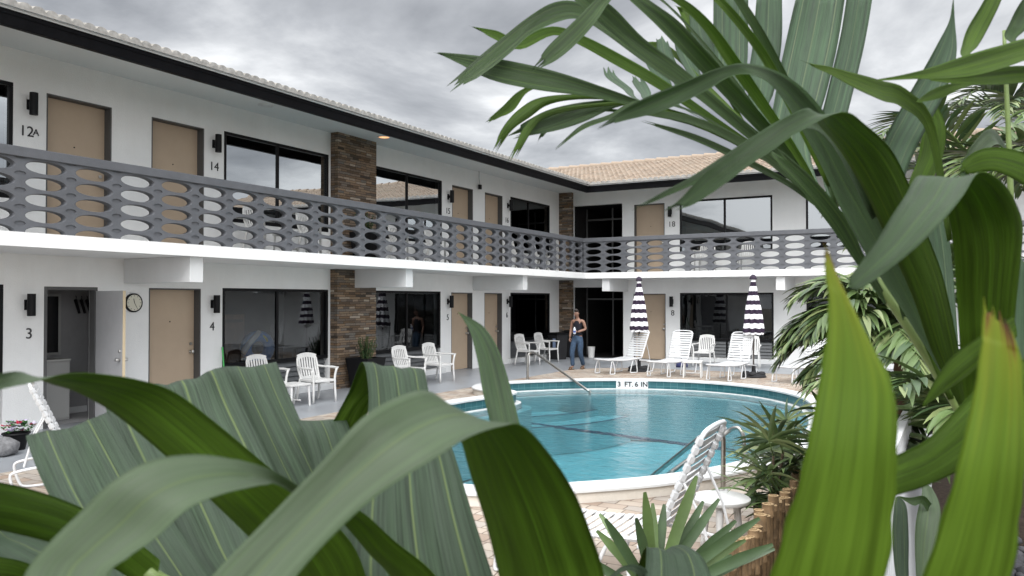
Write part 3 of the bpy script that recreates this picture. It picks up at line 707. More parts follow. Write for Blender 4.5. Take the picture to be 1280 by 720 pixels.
# ------------------------------------------------------------------ wall lamps, numbers, clock, small fittings
def lamp_proto():
    o = empty('wall_lamp', cat='wall lamp')
    m = MB(); m.box((-.035,0,-.075),(.035,.018,.075)); m.box((-.022,.016,-.035),(.022,.075,.035)); m.build('wall_bracket', BLKMETAL, o, bevel=.004)
    m = MB(); m.tube([(0,.125,-.16),(0,.125,.16)], .056, 20); m.tube([(0,.125,-.162),(0,.125,-.15)], .045, 16); m.build('cylinder_shade', BLKMETAL, o, smooth='auto')
    o['category']='wall lamp'; return Proto(o)
LP = lamp_proto()
LG = 'black cylinder wall lamps beside the room doors'
def lampL(px,py,lab): p = at(px,py,X=WX); LP.put((WX+.002,p.y,p.z), -PI/2, lab, LG)
def lampB(px,py,lab): p = at(px,py,Y=WY); LP.put((p.x,WY-.002,p.z), PI, lab, LG)
lampL(33,381,'black cylinder wall lamp above the number 3 beside the open door')
lampL(265,380,'black cylinder wall lamp above the number 4 on the ground floor')
lampL(559.5,377,'black cylinder wall lamp above the number 5 on the ground floor')
lampL(634,377,'black cylinder wall lamp above the number 6 on the ground floor')
lampL(36,131,'black cylinder wall lamp above the number 12A on the upper wall')
lampL(267,180,'black cylinder wall lamp above the number 14 on the upper wall')
lampL(560,246,'black cylinder wall lamp above the number 15 on the upper wall')
lampL(634.5,257,'black cylinder wall lamp above the number 16 on the upper wall')
lampB(840.5,377,'black cylinder wall lamp above the number 8 on the far wall')
lampB(838.5,265,'black cylinder wall lamp above the number 18 on the far upper wall')
NG = 'black room numbers on the white walls'
def numL(px,py,s,size=.24):
    p = at(px,py,X=WX); o = text('room_number', s, size, LET, loc=(WX+.006,p.y,p.z), rot=(PI/2,0,PI/2), ext=.004)
    tag(o, 'black room number %s on the white wall under its lamp'%s, 'room number', NG); return o
def numB(px,py,s,size=.24):
    p = at(px,py,Y=WY); o = text('room_number', s, size, LET, loc=(p.x,WY-.006,p.z), ext=.004)
    tag(o, 'black room number %s on the far white wall under its lamp'%s, 'room number', NG)
numL(36,417.5,'3',.22); numL(265,408.5,'4',.22); numL(559.5,397,'5',.22); numL(633.5,394,'6',.22); numL(267.5,208.5,'14',.22); numL(559.8,264,'15',.22); numL(633.4,275.5,'16',.22)
n12 = numL(33,164.5,'12',.215); p = at(44.8,166,X=WX); a_ = text('room_number', 'A', .135, LET, loc=(WX+.006,p.y,p.z), rot=(PI/2,0,PI/2), ext=.004)
n12['label']='black room number 12A on the upper white wall under its lamp'
a_.parent = n12; a_.matrix_parent_inverse = (Matrix.Translation(n12.location) @ n12.rotation_euler.to_matrix().to_4x4()).inverted(); a_.name='number_suffix'
numB(841,391.5,'8',.24); numB(839.7,280.5,'18',.24)

p = at(166,378.5,X=WX)
ck = empty('wall_clock', (WX+.003,p.y,p.z), PI/2, 'round black-rimmed wall clock behind the open grey door', 'clock')
m = MB(); m.tube([(0,0,0),(0,-.035,0)], .155, 32); m.build('case', BLKMETAL, ck, smooth='auto')
m = MB(); m.tube([(0,-.0355,0),(0,-.038,0)], .132, 32)
m.build('dial', mat('cream_dial',(.62,.60,.50),.5), ck)
m = MB()
for h in range(12):
    a=h*PI/6; m.bar((.105*math.sin(a),-.0392,.105*math.cos(a)),(.122*math.sin(a),-.0392,.122*math.cos(a)),.008,.002,up=(0,1,0))
m.build('hour_mark', BLKMETAL, ck)
for a,l,wd in ((R(-12),.07,.010),(R(150),.095,.007)):
    m = MB(); m.bar((0,-.041,0),(l*math.sin(a),-.041,l*math.cos(a)),wd,.002,up=(0,1,0)); m.build('hand', BLKMETAL, ck)

# soffit lights
for px,py,lit,lab in ((480,172,1,'glowing orange recessed light under the roof eave'),(333,132.5,0,'unlit white recessed light under the roof eave')):
    p = at(px,py,z=ZSOF-.02)
    o = empty('soffit_light', (p.x,p.y,ZSOF), 0, lab, 'ceiling light')
    m = MB(); m.lathe((0,0,0), [(.15,0),(.15,-.012),(.125,-.02),(.118,-.012)], 28, cap=False); m.build('trim_ring', TRIM, o, smooth='auto')
    if lit:
        e = bpy.data.materials.new('warm_lamp_glow'); e.use_nodes=True; b=e.node_tree.nodes['Principled BSDF']; b.inputs['Base Color'].default_value=(.8,.5,.3,1); b.inputs['Emission Color'].default_value=(1,.50,.22,1); b.inputs['Emission Strength'].default_value=.9
    else: e = TRIM
    m = MB(); m.lathe((0,0,0), [(.118,-.013),(.06,-.02),(.01,-.021)], 28); m.build('lens', e, o, smooth=True)
# small hanging fitting on the upper wall
p = at(600,233,X=WX+.08); q = at(598.5,219,X=WX+.08)
o = empty('hanging_sensor', (p.x,p.y,p.z), 0, 'small black box hanging from a thin wire beside door 16 upstairs', 'sensor')
m = MB(); m.box((-.035,-.05,-.08),(.035,.05,.05)); m.build('box', BLKMETAL, o, bevel=.01)
m = MB(); m.tube([(0,0,.05),(-.01,-.03,.2),(0,-.05,ZSOF-p.z)], .006, 6, smooth=4); m.build('wire', BLKMETAL, o)
# things inside the open room
p = at(66,516,X=WX-.75); q=at(66,444,X=WX-.75)
o = empty('white_cabinet', (WX-.80, p.y-.12, .006), 0, 'plain pale cabinet just inside the open room door', 'cabinet')
m = MB(); m.box((-.2,-.42,0),(.2,.30,.93)); m.build('body', mat('pale_cabinet_paint',(.36,.36,.35),.5), o, bevel=.004)
m = MB(); m.box((-.21,-.43,.932),(.215,.315,.96)); m.build('top', mat('cabinet_top',(.45,.45,.43),.5), o, bevel=.004)
m = MB(); m.box((.2015,-.41,.03),(.212,.29,.91)); m.build('door_panel', mat('cabinet_door',(.38,.38,.37),.5), o, bevel=.004)
p = at(61,405,X=WX-1.16)
o = empty('wall_mirror', (WX-1.175, p.y, 1.0), 0, 'tall dark mirror with pale frame on the back wall of the open room', 'mirror')
m = MB(); m.box((0,-.20,.0),(.02,-.16,1.0)); m.box((0,.16,.0),(.02,.20,1.0)); m.box((0,-.16,.96),(.02,.16,1.0)); m.box((0,-.16,0),(.02,.16,.04)); m.build('frame', mat('silver_frame',(.35,.35,.34),.4), o, bevel=.003)
m = MB(); m.box((0.001,-.16,.04),(.012,.16,.96)); m.build('mirror_panel', mat('dark_mirror',(.02,.02,.022),.1), o)
o = None
for k,px in enumerate((93,100,107)):
    p = at(px,384,X=WX-1.13)
    h = empty('coat_hanger', (WX-1.1,p.y,p.z), 0, 'dark hanger hung on the closet wall of the open room', 'hanger', 'dark hangers in the open room closet')
    m = MB(); m.tube([(0,0,.19),(.02,0,.17),(.01,0,.13),(0,0,.12)], .006, 6, smooth=4); m.build('hook', BLKMETAL, h)
    m = MB(); m.tube([(-.03,0,.12),(0,.0,.12),(.09,.01,-.10)], [.012,.028,.02], 8); m.build('body', BLKMETAL, h)

# broom leaning by window 4, inflatable float in the window
p = at(281,462,X=WX+.13); q = at(277.5,434,X=WX+.03)
p = at(286,474,z=.0); p = Vector((WX+.30, at(283,480,X=WX+.3).y, .02)); q = Vector((WX+.03, at(277.5,434,X=WX+.02).y, at(277,434,X=WX+.02).z))
o = empty('broom', tuple(p), 0, 'green and white broom handle leaning on the wall by window 4', 'broom')
d_ = q-p; m = MB(); m.tube([Vector((0,0,0))+d_*.12, d_*.62], .013, 10); m.build('handle', TRIM, o)
m = MB(); m.tube([d_*.62, d_], .015, 10); m.build('grip', mat('green_grip',(.05,.35,.08),.5), o)
m = MB(); m.tube([(0,0,0), d_*.12], [.06,.03], 10); m.build('bristles', RUBBER, o)
p = at(322,432,X=WX-.26)
o = empty('inflatable_float', tuple(p), 0, 'blue and white inflatable pool float behind the glass of window 4', 'pool float')
FB = mat('blue_vinyl',(.02,.22,.62),.3); FW = mat('white_float_vinyl',(.75,.78,.8),.3)
m = MB()
pts=[Vector((0,.30*math.cos(a*PI/8),.24*math.sin(a*PI/8)-.05)) for a in range(17)]
m.tube(pts, .11, 12, caps=False); m.build('ring', FB, o, smooth=True)
m = MB(); m.tube([(.05,-.42,-.12),(.10,-.30,.06),(.08,-.12,.20),(.04,.0,.26)], [.06,.11,.10,.05], 12, smooth=4); m.build('arm', FW, o, smooth=True)
m = MB(); m.tube([(.06,-.02,.22),(.1,.1,.16),(.1,.16,.08)], [.03,.04,.02], 8, smooth=4); m.build('fin', mat('yellow_vinyl',(.45,.5,.08),.4), o, smooth=True)

p = at(290,440,X=WX-.5)
o = empty('brown_headboard', (WX-.62,p.y+.05,0.0), 0, 'brown wooden panel standing behind the glass of window 4', 'panel')
m = MB(); m.box((-.02,-.45,0),(.02,.35,1.62)); m.build('board', mat('brown_veneer',(.16,.075,.035),.5,var=.25,vscale=5), o, bevel=.005)
m = MB(); m.box((.021,-.40,.1),(.03,.30,.16)); m.box((.021,-.40,1.46),(.03,.30,1.52)); m.build('trim_strip', mat('brown_trim',(.10,.05,.025),.5), o)
# ------------------------------------------------------------------ furniture prototypes
def chair_proto():
    o = empty('plastic_chair', cat='chair')     # faces +X
    m = MB()
    m.box((-.22,-.235,.385),(.24,-.19,.425)); m.box((-.22,.19,.385),(.24,.235,.425)); m.box((.20,-.19,.380),(.245,.19,.425)); m.box((-.23,-.19,.385),(-.19,.19,.42))
    for k in range(7): m.box((-.188,-.186+k*.0545,.40),(.198,-.186+k*.0545+.044,.418))
    m.build('seat', PLASTIC, o, bevel=.006)
    m = MB()
    def bk(y, t): return (-.215-.13*t-.02*math.sin(t*PI), y, .42+.46*t)
    prev = None
    for k in range(7):
        y = -.165+k*.055
        a,b,c = bk(y,.08),bk(y,.5),bk(y,.86)
        m.bar(a,b,.032,.014,up=(1,0,0)); m.bar(b,c,.032,.014,up=(1,0,0))
    for s in (-1,1):
        m.tube([bk(s*.20,-.05),bk(s*.215,.4),bk(s*.205,.8),bk(s*.16,.97)], [.022,.022,.022,.02], 8, smooth=3)
    top=[Vector(bk(-.2+k*.05, .90+.085*(1-((k-4)/4)**2))) for k in range(9)]
    for a,b in zip(top[:-1],top[1:]): m.bar(a-Vector((0,0,.012)),b-Vector((0,0,.012)),.03,.085,up=(0,0,1))
    m.bar(bk(-.21,.06),bk(.21,.06),.03,.05)
    m.build('backrest', PLASTIC, o, bevel=.003)
    for s in (-1,1):
        m = MB(); m.tube([bk(s*.225,.50),(-.1,s*.265,.635),(.10,s*.275,.64),(.26,s*.27,.625)], [.018,.024,.028,.026], 8, smooth=3); m.bar((-.22,s*.262,.632),(.27,s*.272,.640),.055,.022); m.build('armrest', PLASTIC, o, bevel=.005)
    for s in (-1,1):
        m = MB(); m.tube([(.25,s*.265,.63),(.23,s*.235,.42),(.25,s*.25,0)], [.022,.026,.022], 8, smooth=3); m.build('leg', PLASTIC, o, smooth=True)
        m = MB(); m.tube([(-.215,s*.215,.43),(-.26,s*.235,.2),(-.30,s*.24,0)], [.026,.024,.022], 8, smooth=3); m.build('leg', PLASTIC, o, smooth=True)
    return Proto(o)
CH = chair_proto()
CG = 'white resin armchairs on the ground floor walkway'; CU = 'white resin armchairs behind the balcony railing'
def chair(px, py, rz, lab, grp=CG, z=0.0): p = at(px,py,z=z); return CH.put((p.x,p.y,z), rz, lab, grp)
chair(396,502,R(-12),'white resin armchair nearest the stone pillar below window 4')
chair(334,506,R(-8),'white resin armchair half hidden by leaves below window 4')
chair(512,484,R(-8),'white resin armchair left of its pair below window 5, beside the stone pillar')
chair(549,477,R(-6),'white resin armchair right of its pair below window 5')
chair(660,456,R(-10),'white resin armchair left of its pair below the black window 6')
chair(684,452.5,R(-6),'white resin armchair right of its pair beside the black bin')
chair(880,458,R(-90),'white resin armchair between the second and third loungers at the far wall')
chair(938,460,R(-82),'white resin armchair behind the right-hand striped umbrella pole')
chair(1020,463,R(-95),'white resin armchair at the far wall half hidden by palm leaves')
def chU(px, rz, lab, o=.75):
    p = at(px,300,X=WX+o); CH.put((p.x,p.y,ZF), rz, lab, CU)
def chUB(px, rz, lab, o=.7):
    p = at(px,300,Y=WY-o); CH.put((p.x,p.y,ZF), rz, lab, CU)
chU(331,R(0),'white resin armchair on the balcony, leftmost under the reflecting window')
chU(396,R(10),'white resin armchair on the balcony just left of the stone pillar')
chU(507,R(0),'white resin armchair on the balcony, first right of the stone pillar')
chU(551,R(8),'white resin armchair on the balcony just left of door 15')
chU(650,R(0),'white resin armchair on the balcony before the dark corner window, left one')
chU(678,R(5),'white resin armchair on the balcony before the dark corner window, right one')
chUB(881,R(-90),'white resin armchair on the far balcony, left of two under the window')
chUB(935,R(-85),'white resin armchair on the far balcony, right of two under the window')

def table_proto(w, d, h):
    o = empty('side_table', cat='table')
    m = MB()
    for k in range(6): m.box((-w/2+.03,-d/2+.03+k*(d-.06)/6+.003,h-.022),(w/2-.03,-d/2+.03+(k+1)*(d-.06)/6-.003,h-.004))
    m.box((-w/2,-d/2,h-.035),(w/2,-d/2+.03,h)); m.box((-w/2,d/2-.03,h-.035),(w/2,d/2,h)); m.box((-w/2,-d/2+.03,h-.035),(-w/2+.03,d/2-.03,h)); m.box((w/2-.03,-d/2+.03,h-.035),(w/2,d/2-.03,h))
    m.build('tabletop', PLASTIC, o, bevel=.004)
    for sx in (-1,1):
        for sy in (-1,1):
            m = MB(); m.tube([(sx*(w/2-.035),sy*(d/2-.035),h-.03),(sx*(w/2-.02),sy*(d/2-.02),0)], [.022,.018], 8); m.build('leg', PLASTIC, o, smooth='auto')
    m = MB(); m.box((-w/2+.03,-.012,.10),(w/2-.03,.012,.125)); m.build('stretcher', PLASTIC, o)
    return Proto(o)
TB = table_proto(.46,.46,.40)
p = at(366,507,z=0); TB.put((p.x,p.y,0), R(-5), 'low white slatted side table beside the chairs below window 4', 'white side tables')
p = at(866,471.5,z=0); TB.put((p.x,p.y,0), R(12), 'low white side table between two white loungers across the pool', 'white side tables')
p = at(363,300,X=WX+.8); TB.put((p.x,p.y,ZF), 0, 'low white side table on the balcony between two armchairs', 'white side tables')
# round table by the near lounger
o = empty('round_table', (-1.58,6.02,.004), 0, 'round white patio table beside the bamboo edging', 'table')
m = MB(); m.lathe((0,0,0), [(.005,.40),(.19,.40),(.205,.385),(.215,.40),(.215,.415),(.20,.425),(.005,.428)], 36); m.build('tabletop', PLASTIC, o, smooth='auto')
for k in range(3):
    a=R(40+k*120); m = MB(); m.tube([(.12*math.cos(a),.12*math.sin(a),.395),(.14*math.cos(a),.14*math.sin(a),.2),(.17*math.cos(a),.17*math.sin(a),0)], [.03,.022,.02], 10, smooth=3); m.build('leg', PLASTIC, o, smooth=True)

def lounger_proto(back=R(66)):
    """strap chaise: foot end at -X, head and hinge at x=0, facing -X"""
    o = empty('strap_lounger', cat='sun lounger')
    W, L, Hs, BL = .53, 1.22, .36, .80
    def seatp(t): return Vector((-L*t, 0, Hs+.0+.015*math.cos(t*PI*2)))
    cb, sb = math.cos(back), math.sin(back)
    def backp(t): return Vector((BL*t*cb, 0, Hs+BL*t*sb+.01*math.sin(t*PI)))
    # frame
    m = MB(); r=.016; y=W/2
    rail = [seatp(t) for t in (0,.25,.5,.75,.93)]
    loop = [p+Vector((0,y,0)) for p in rail]+[seatp(1)+Vector((0,y-.06,0)),seatp(1)+Vector((0,-y+.06,0))]+[p+Vector((0,-y,0)) for p in reversed(rail)]
    m.tube(loop, r, 8, smooth=3)
    m.build('seat_frame', TUBE, o, smooth=True)
    m = MB(); rail=[backp(t) for t in (0,.3,.6,.9)]
    loop = [p+Vector((0,y,0)) for p in rail]+[backp(1)+Vector((0,y-.08,0)),backp(1)+Vector((0,-y+.08,0))]+[p+Vector((0,-y,0)) for p in reversed(rail)]
    m.tube(loop, r, 8, smooth=3); m.build('back_frame', TUBE, o, smooth=True)
    # straps wrap round the tubes
    def straps(fn, t0, t1, k, nrm, name):
        m = MB()
        for i in range(k):
            t = t0+(t1-t0)*(i+.5)/k; dt=(t1-t0)/k*.35; a,b=fn(t-dt),fn(t+dt); up = nrm
            sag = Vector((0,0,0))-up*.008
            e = Vector((0,y+.006,0)); c0_,c1_ = up*.021, -up*.021
            ys=[-1,-.5,0,.5,1]
            top=[]
            for yy in ys:
                s_=sag*(1-yy*yy); top.append((a+Vector((0,(y)*yy,0))+c0_+s_, b+Vector((0,y*yy,0))+c0_+s_))
            path = [(a+e*-1*1.0+Vector((0,.0,0))+c1_, b-e+c1_),(a-e-Vector((0,.018,0)), b-e-Vector((0,.018,0)))]+top+[(a+e+Vector((0,.018,0)), b+e+Vector((0,.018,0))),(a+e+c1_, b+e+c1_)]
            bot = [(a+Vector((0,y*yy*.96,0))+c0_*.85+sag*(1-yy*yy), b+Vector((0,y*yy*.96,0))+c0_*.85+sag*(1-yy*yy)) for yy in reversed(ys)]
            pp = path+[ (p+up*.003*0, q) for p,q in []]
            vs=[q for pr in pp for q in pr]; m.add(vs,[(2*j,2*j+2,2*j+3,2*j+1) for j in range(len(pp)-1)])
            for s__ in (-1,1):      # the strap's wrap bulging round the tube
                e_=Vector((0,s__*y,0)); m.tube([a+e_, a+e_+(b-a)*.15, a+e_+(b-a)*.85, b+e_], [.016,.0215,.0215,.016], 8, caps=False)
        ob = m.build(name, VINYL, o, recalc=False)
        sm = ob.modifiers.new('thick','SOLIDIFY'); sm.thickness=.004
    straps(seatp, .02, .97, 16, Vector((0,0,1)), 'seat_straps')
    straps(backp, .06, .95, 11, Vector((-sb,0,cb)), 'back_straps')
    # bent tube legs: one hoop at the foot, one at the head, and a back prop
    for nm,x0,x1,x2 in (('leg',-1.08,-1.16,-.99),('leg',-.30,-.42,-.16)):
        for s in (-1,1):
            m = MB(); yy=s*(y-.0)
            m.tube([(x0,yy*.97,Hs-.02),(x0+(x1-x0)*.5,yy,.22),(x1,yy*1.02,.03),(x1+.04,yy*1.02,.015),(x2-.03,yy*1.02,.015),(x2,yy*1.02,.04),(x2-.02,yy,.22),(x2-.06,yy*.97,Hs-.02)], .014, 8, smooth=3)
            m.build('leg', TUBE, o, smooth=True)
    for s in (-1,1):
        m = MB(); yy=s*(y+.025)
        m.tube([(-.10,yy,Hs-.03),(.22,yy,.30),(.42,yy,.27),(.47,yy,.22),(.42,yy,.05),(.36,yy,.015),(.18,yy,.015)], .014, 8, smooth=3); m.build('rear_leg', TUBE, o, smooth=True)
    m = MB(); t=.55; q=backp(t); m.tube([q+Vector((.01,-y,0)),q+Vector((.12,-y+.02,-.22)),Vector((.36,-y+.02,.31)),Vector((.36,y-.02,.31)),q+Vector((.12,y-.02,-.22)),q+Vector((.01,y,0))], .010, 6); m.build('back_prop', TUBE, o)
    return Proto(o)
LN = lounger_proto()
LNG = 'white strap loungers around the pool'
def lounger(px, py, rz, lab):
    p = at(px,py,z=0.004); d = Vector((math.cos(rz),math.sin(rz)))*1.05
    LN.put((p.x+d.x,p.y+d.y,.004), rz, lab, LNG)
lounger(757,467.5,R(68),'white strap lounger left of the first striped umbrella across the pool')
lounger(824,471,R(82),'white strap lounger right of the first striped umbrella across the pool')
lounger(899,476,R(80),'white strap lounger right of the low side table across the pool')
lounger(981,478.5,R(64),'white strap lounger right of the second striped umbrella, behind palm leaves')
LN.put((-1.70,5.12,.006), R(0), 'white strap lounger nearest the camera beside the bamboo edging', LNG)
q=at(84,612,z=.004); LN.put((q.x,q.y,.004), R(238), 'white strap lounger seen past the leaves in front of door 3', LNG)

# closed striped umbrellas
PURP = (.030,.020,.038)
def umb_fn(nt, b):
    tc = N(nt,'TexCoord'); s_ = N(nt,'SeparateXYZ'); nt.links.new(tc.outputs['UV'], s_.inputs[0])
    m1 = N(nt,'Math', operation='MULTIPLY'); m1.inputs[1].default_value=6.2; nt.links.new(s_.outputs[1], m1.inputs[0])
    fr_ = N(nt,'Math', operation='FRACT'); nt.links.new(m1.outputs[0], fr_.inputs[0]); gt_=N(nt,'Math', operation='GREATER_THAN'); gt_.inputs[1].default_value=.52; nt.links.new(fr_.outputs[0], gt_.inputs[0])
    mx_=N(nt,'MixRGB'); mx_.inputs[1].default_value=(.78,.78,.80,1); mx_.inputs[2].default_value=(*PURP,1); nt.links.new(gt_.outputs[0], mx_.inputs[0]); nt.links.new(mx_.outputs[0], b.inputs['Base Color'])
UMB = mat('striped_canvas', rough=.85, spec=.2, fn=umb_fn)
def umbrella_proto():
    o = empty('closed_umbrella', cat='umbrella')
    m = MB(); m.tube([(0,0,.05),(0,0,2.52)], .019, 12); m.build('pole', mat('bronze_pole',(.05,.04,.035),.4), o, smooth='auto')
    m = MB(); NN=64; rows=26; vs=[]; uvs=[]
    for i in range(rows+1):
        t=i/rows
        z=2.50-1.42*t; base=.03+.255*t**.85*(1-.05*math.sin(t*9)); 
        if t>.93: base*=1-(t-.93)*2.2
        for k in range(NN):
            a=2*PI*k/NN; fold=abs(math.sin(a*4+.6*math.sin(t*3))); rr=base*(.62+.42*fold)+.012*math.sin(a*3+t*7)*t
            zz=z-(.022*t*(fold))
            vs.append((rr*math.cos(a), rr*math.sin(a), zz)); uvs.append((k/NN,t))
    fs=[(i*NN+k,i*NN+(k+1)%NN,(i+1)*NN+(k+1)%NN,(i+1)*NN+k) for i in range(rows) for k in range(NN)]
    m.add(vs,fs,0,[[uvs[q] for q in f] for f in fs]); m.build('canopy', UMB, o, smooth=True, recalc=True)
    m = MB()
    vs=[];
    for i,(rr,z) in enumerate(((.02,2.56),(.06,2.53),(.085,2.46),(.075,2.44))):
        for k in range(24): a=2*PI*k/24; q=rr*(1+.12*math.sin(a*4)); vs.append((q*math.cos(a),q*math.sin(a),z))
    m.add(vs,[(i*24+k,i*24+(k+1)%24,(i+1)*24+(k+1)%24,(i+1)*24+k) for i in range(3) for k in range(24)]); m.build('vent_cap', mat('purple_canvas',PURP,.85), o, smooth=True)
    m = MB(); m.tube([(0,0,2.52),(0,0,2.58),(0,0,2.62)], [.018,.028,.008], 10); m.build('finial', TRIM, o, smooth=True)
    m = MB(); m.lathe((0,0,0), [(.02,.0),(.30,.0),(.31,.03),(.27,.07),(.10,.10),(.05,.13),(.04,.30),(.028,.31)], 28); m.build('base', RUBBER, o, smooth='auto')
    for k in range(4):
        a=R(20+k*90); m = MB(); c=(.19*math.cos(a),.19*math.sin(a),.07)
        m.lathe(c,[(.01,-.02),(.11,-.01),(.12,.03),(.08,.07),(.01,.08)],12,sx=1.0,sy=.8); m.build('sandbag', mat('black_sandbag',(.02,.02,.022),.9), o, smooth=True)
    m = MB(); m.tube([(0,0,1.15),(0,0,1.12)], .10, 16); m.build('tie_strap', mat('tie',(.5,.5,.52),.8), o)
    return Proto(o)
UM = umbrella_proto()
UG = 'closed striped umbrellas behind the pool'
p = at(799,464,z=0); UM.put((p.x,p.y,.004), .4, 'closed purple and white striped umbrella between the two left loungers', UG, .985)
p = at(942,471.5,z=0); UM.put((p.x,p.y,.004), 1.3, 'closed purple and white striped umbrella half behind palm leaves, right of three loungers', UG, .985)

# handrails
def rail(pts, name, lab, r=.022, posts=1):
    p0 = pts[0]; o = empty(name, tuple(p0), 0, lab, 'handrail', 'steel pool handrails')
    m = MB(); m.tube([q-p0 for q in pts], r, 12, smooth=5); m.build('rail_tube', CHROME2, o, smooth=True)
    m = MB(); m.lathe((0,0,0), [(.03,0),(.055,.004),(.05,.018),(.025,.03)], 16); m.build('base_flange', CHROME, o, smooth='auto'); return o
def atd(px,py,d): return at(px,py,d=d)
b0 = at(659.5,475.5,z=0); dz = (b0-C0).dot(ray(659.5,475.5))/ray(659.5,475.5).length_squared
e0 = at(737,490,z=ZWAT); de=(e0-C0).dot(ray(737,490))/ray(737,490).length_squared
rail([b0, atd(659.5,458,dz), atd(659.8,445,dz), atd(664,440.5,dz), atd(672,443.5,dz-.15), atd(700,463,(dz+de)/2), atd(731,485.5,de+.05), atd(737,489,de), atd(737,494,de)], 'pool_handrail', 'sloping steel handrail over the pool steps at the far side', .028)
for k,(bx,by,ty,ex,ey,lab) in enumerate(((904,614,537,818,593,'nearer steel grab rail of the pool ladder behind the near lounger'),(930,588,537,842,588,'farther steel grab rail of the pool ladder near the lady palm'))):
    b0=at(bx,by,z=0.004); db=(b0-C0).dot(ray(bx,by))/ray(bx,by).length_squared; e0=at(ex,ey,z=ZWAT); de=(e0-C0).dot(ray(ex,ey))/ray(ex,ey).length_squared
    t0_=atd(bx-18,ty+1,db+.12); rail([b0, atd(bx,by-35,db), atd(bx,ty+16,db), atd(bx-1,ty+8,db), atd(bx-5,ty,db+.02), atd(bx-10,ty-2,db+.06), t0_, t0_.lerp(e0,.15), t0_.lerp(e0,.5), t0_.lerp(e0,.85), e0, e0.lerp(t0_,-.25)], 'pool_handrail', lab, .025)

# planters, bins, small things
LEAFD = None
def bin_(px,py,lab,label=True,h=.86):
    p=at(px,py,z=0); o=empty('trash_bin',(p.x,p.y,0),R(-20),lab,'bin','black bins by the breezeway')
    m=MB(); vs=[]
    m.add([(-.2,-.2,0),(.2,-.2,0),(.2,.2,0),(-.2,.2,0),(-.235,-.235,h*.9),(.235,-.235,h*.9),(.235,.235,h*.9),(-.235,.235,h*.9)],[(0,1,5,4),(1,2,6,5),(2,3,7,6),(3,0,4,7),(3,2,1,0)]); m.build('body',RUBBER,o,bevel=.02)
    m=MB(); m.box((-.25,-.25,h*.9),(.25,.25,h*.96)); m.box((-.2,-.2,h*.96),(.2,.2,h)); m.build('lid',BLKMETAL,o,bevel=.015)
    if label: m=MB(); m.box((.02,-.236,h*.45),(.14,-.228,h*.78)); m.build('sticker',mat('blue_sticker',(.25,.33,.5),.5),o)
bin_(697,449,'black square bin with a pale blue sticker beside the far armchairs'); bin_(715,446.5,'plain black bin just left of the walking woman',False,.9)
p=at(739,447,z=0); o=empty('white_bucket',(p.x,p.y,0),0,'small white bucket on the walkway right of the walking woman','bucket')
m=MB(); m.lathe((0,0,0),[(.10,0),(.125,.34),(.135,.345),(.13,.36),(.115,.355),(.105,.02)],20,cap=True); m.build('body',PLASTIC,o,smooth='auto')
m=MB(); m.tube([(-.13,0,.33),(-.1,.06,.25),(0,.12,.22),(.1,.06,.25),(.13,0,.33)],.004,6,smooth=3); m.build('handle',CHROME,o)
p=at(860,447,z=0); o=empty('red_bag',(p.x,p.y,0),.3,'slumped red cloth bag behind the second lounger','bag')
m=MB(); m.lathe((0,0,0),[(.02,0),(.19,.0),(.21,.08),(.16,.22),(.09,.36),(.05,.44),(.06,.5)],16,sx=1,sy=.6); m.build('body',mat('red_cloth',(.42,.02,.025),.8,var=.2,bump=.6,bscale=9),o,smooth=True)
m=MB(); m.tube([(-.06,0,.42),(-.09,0,.58),(.02,0,.66),(.08,0,.55),(.06,0,.42)],.012,6,smooth=3); m.build('strap',mat('red_strap',(.3,.02,.02),.8),o)
p=at(852,459,z=0); o=empty('blue_bag',(p.x,p.y,0),.3,'small dark blue bag lying under the second lounger','bag')
m=MB(); m.lathe((0,0,0),[(.02,0),(.14,.0),(.15,.07),(.10,.15),(.03,.18)],14,sx=1.2,sy=.7); m.build('body',mat('navy_cloth',(.02,.025,.09),.8,bump=.5,bscale=9),o,smooth=True)
m=MB(); m.tube([(-.06,0,.15),(0,0,.25),(.06,0,.15)],.01,6,smooth=3); m.build('handle',mat('navy_strap',(.02,.02,.06),.8),o)

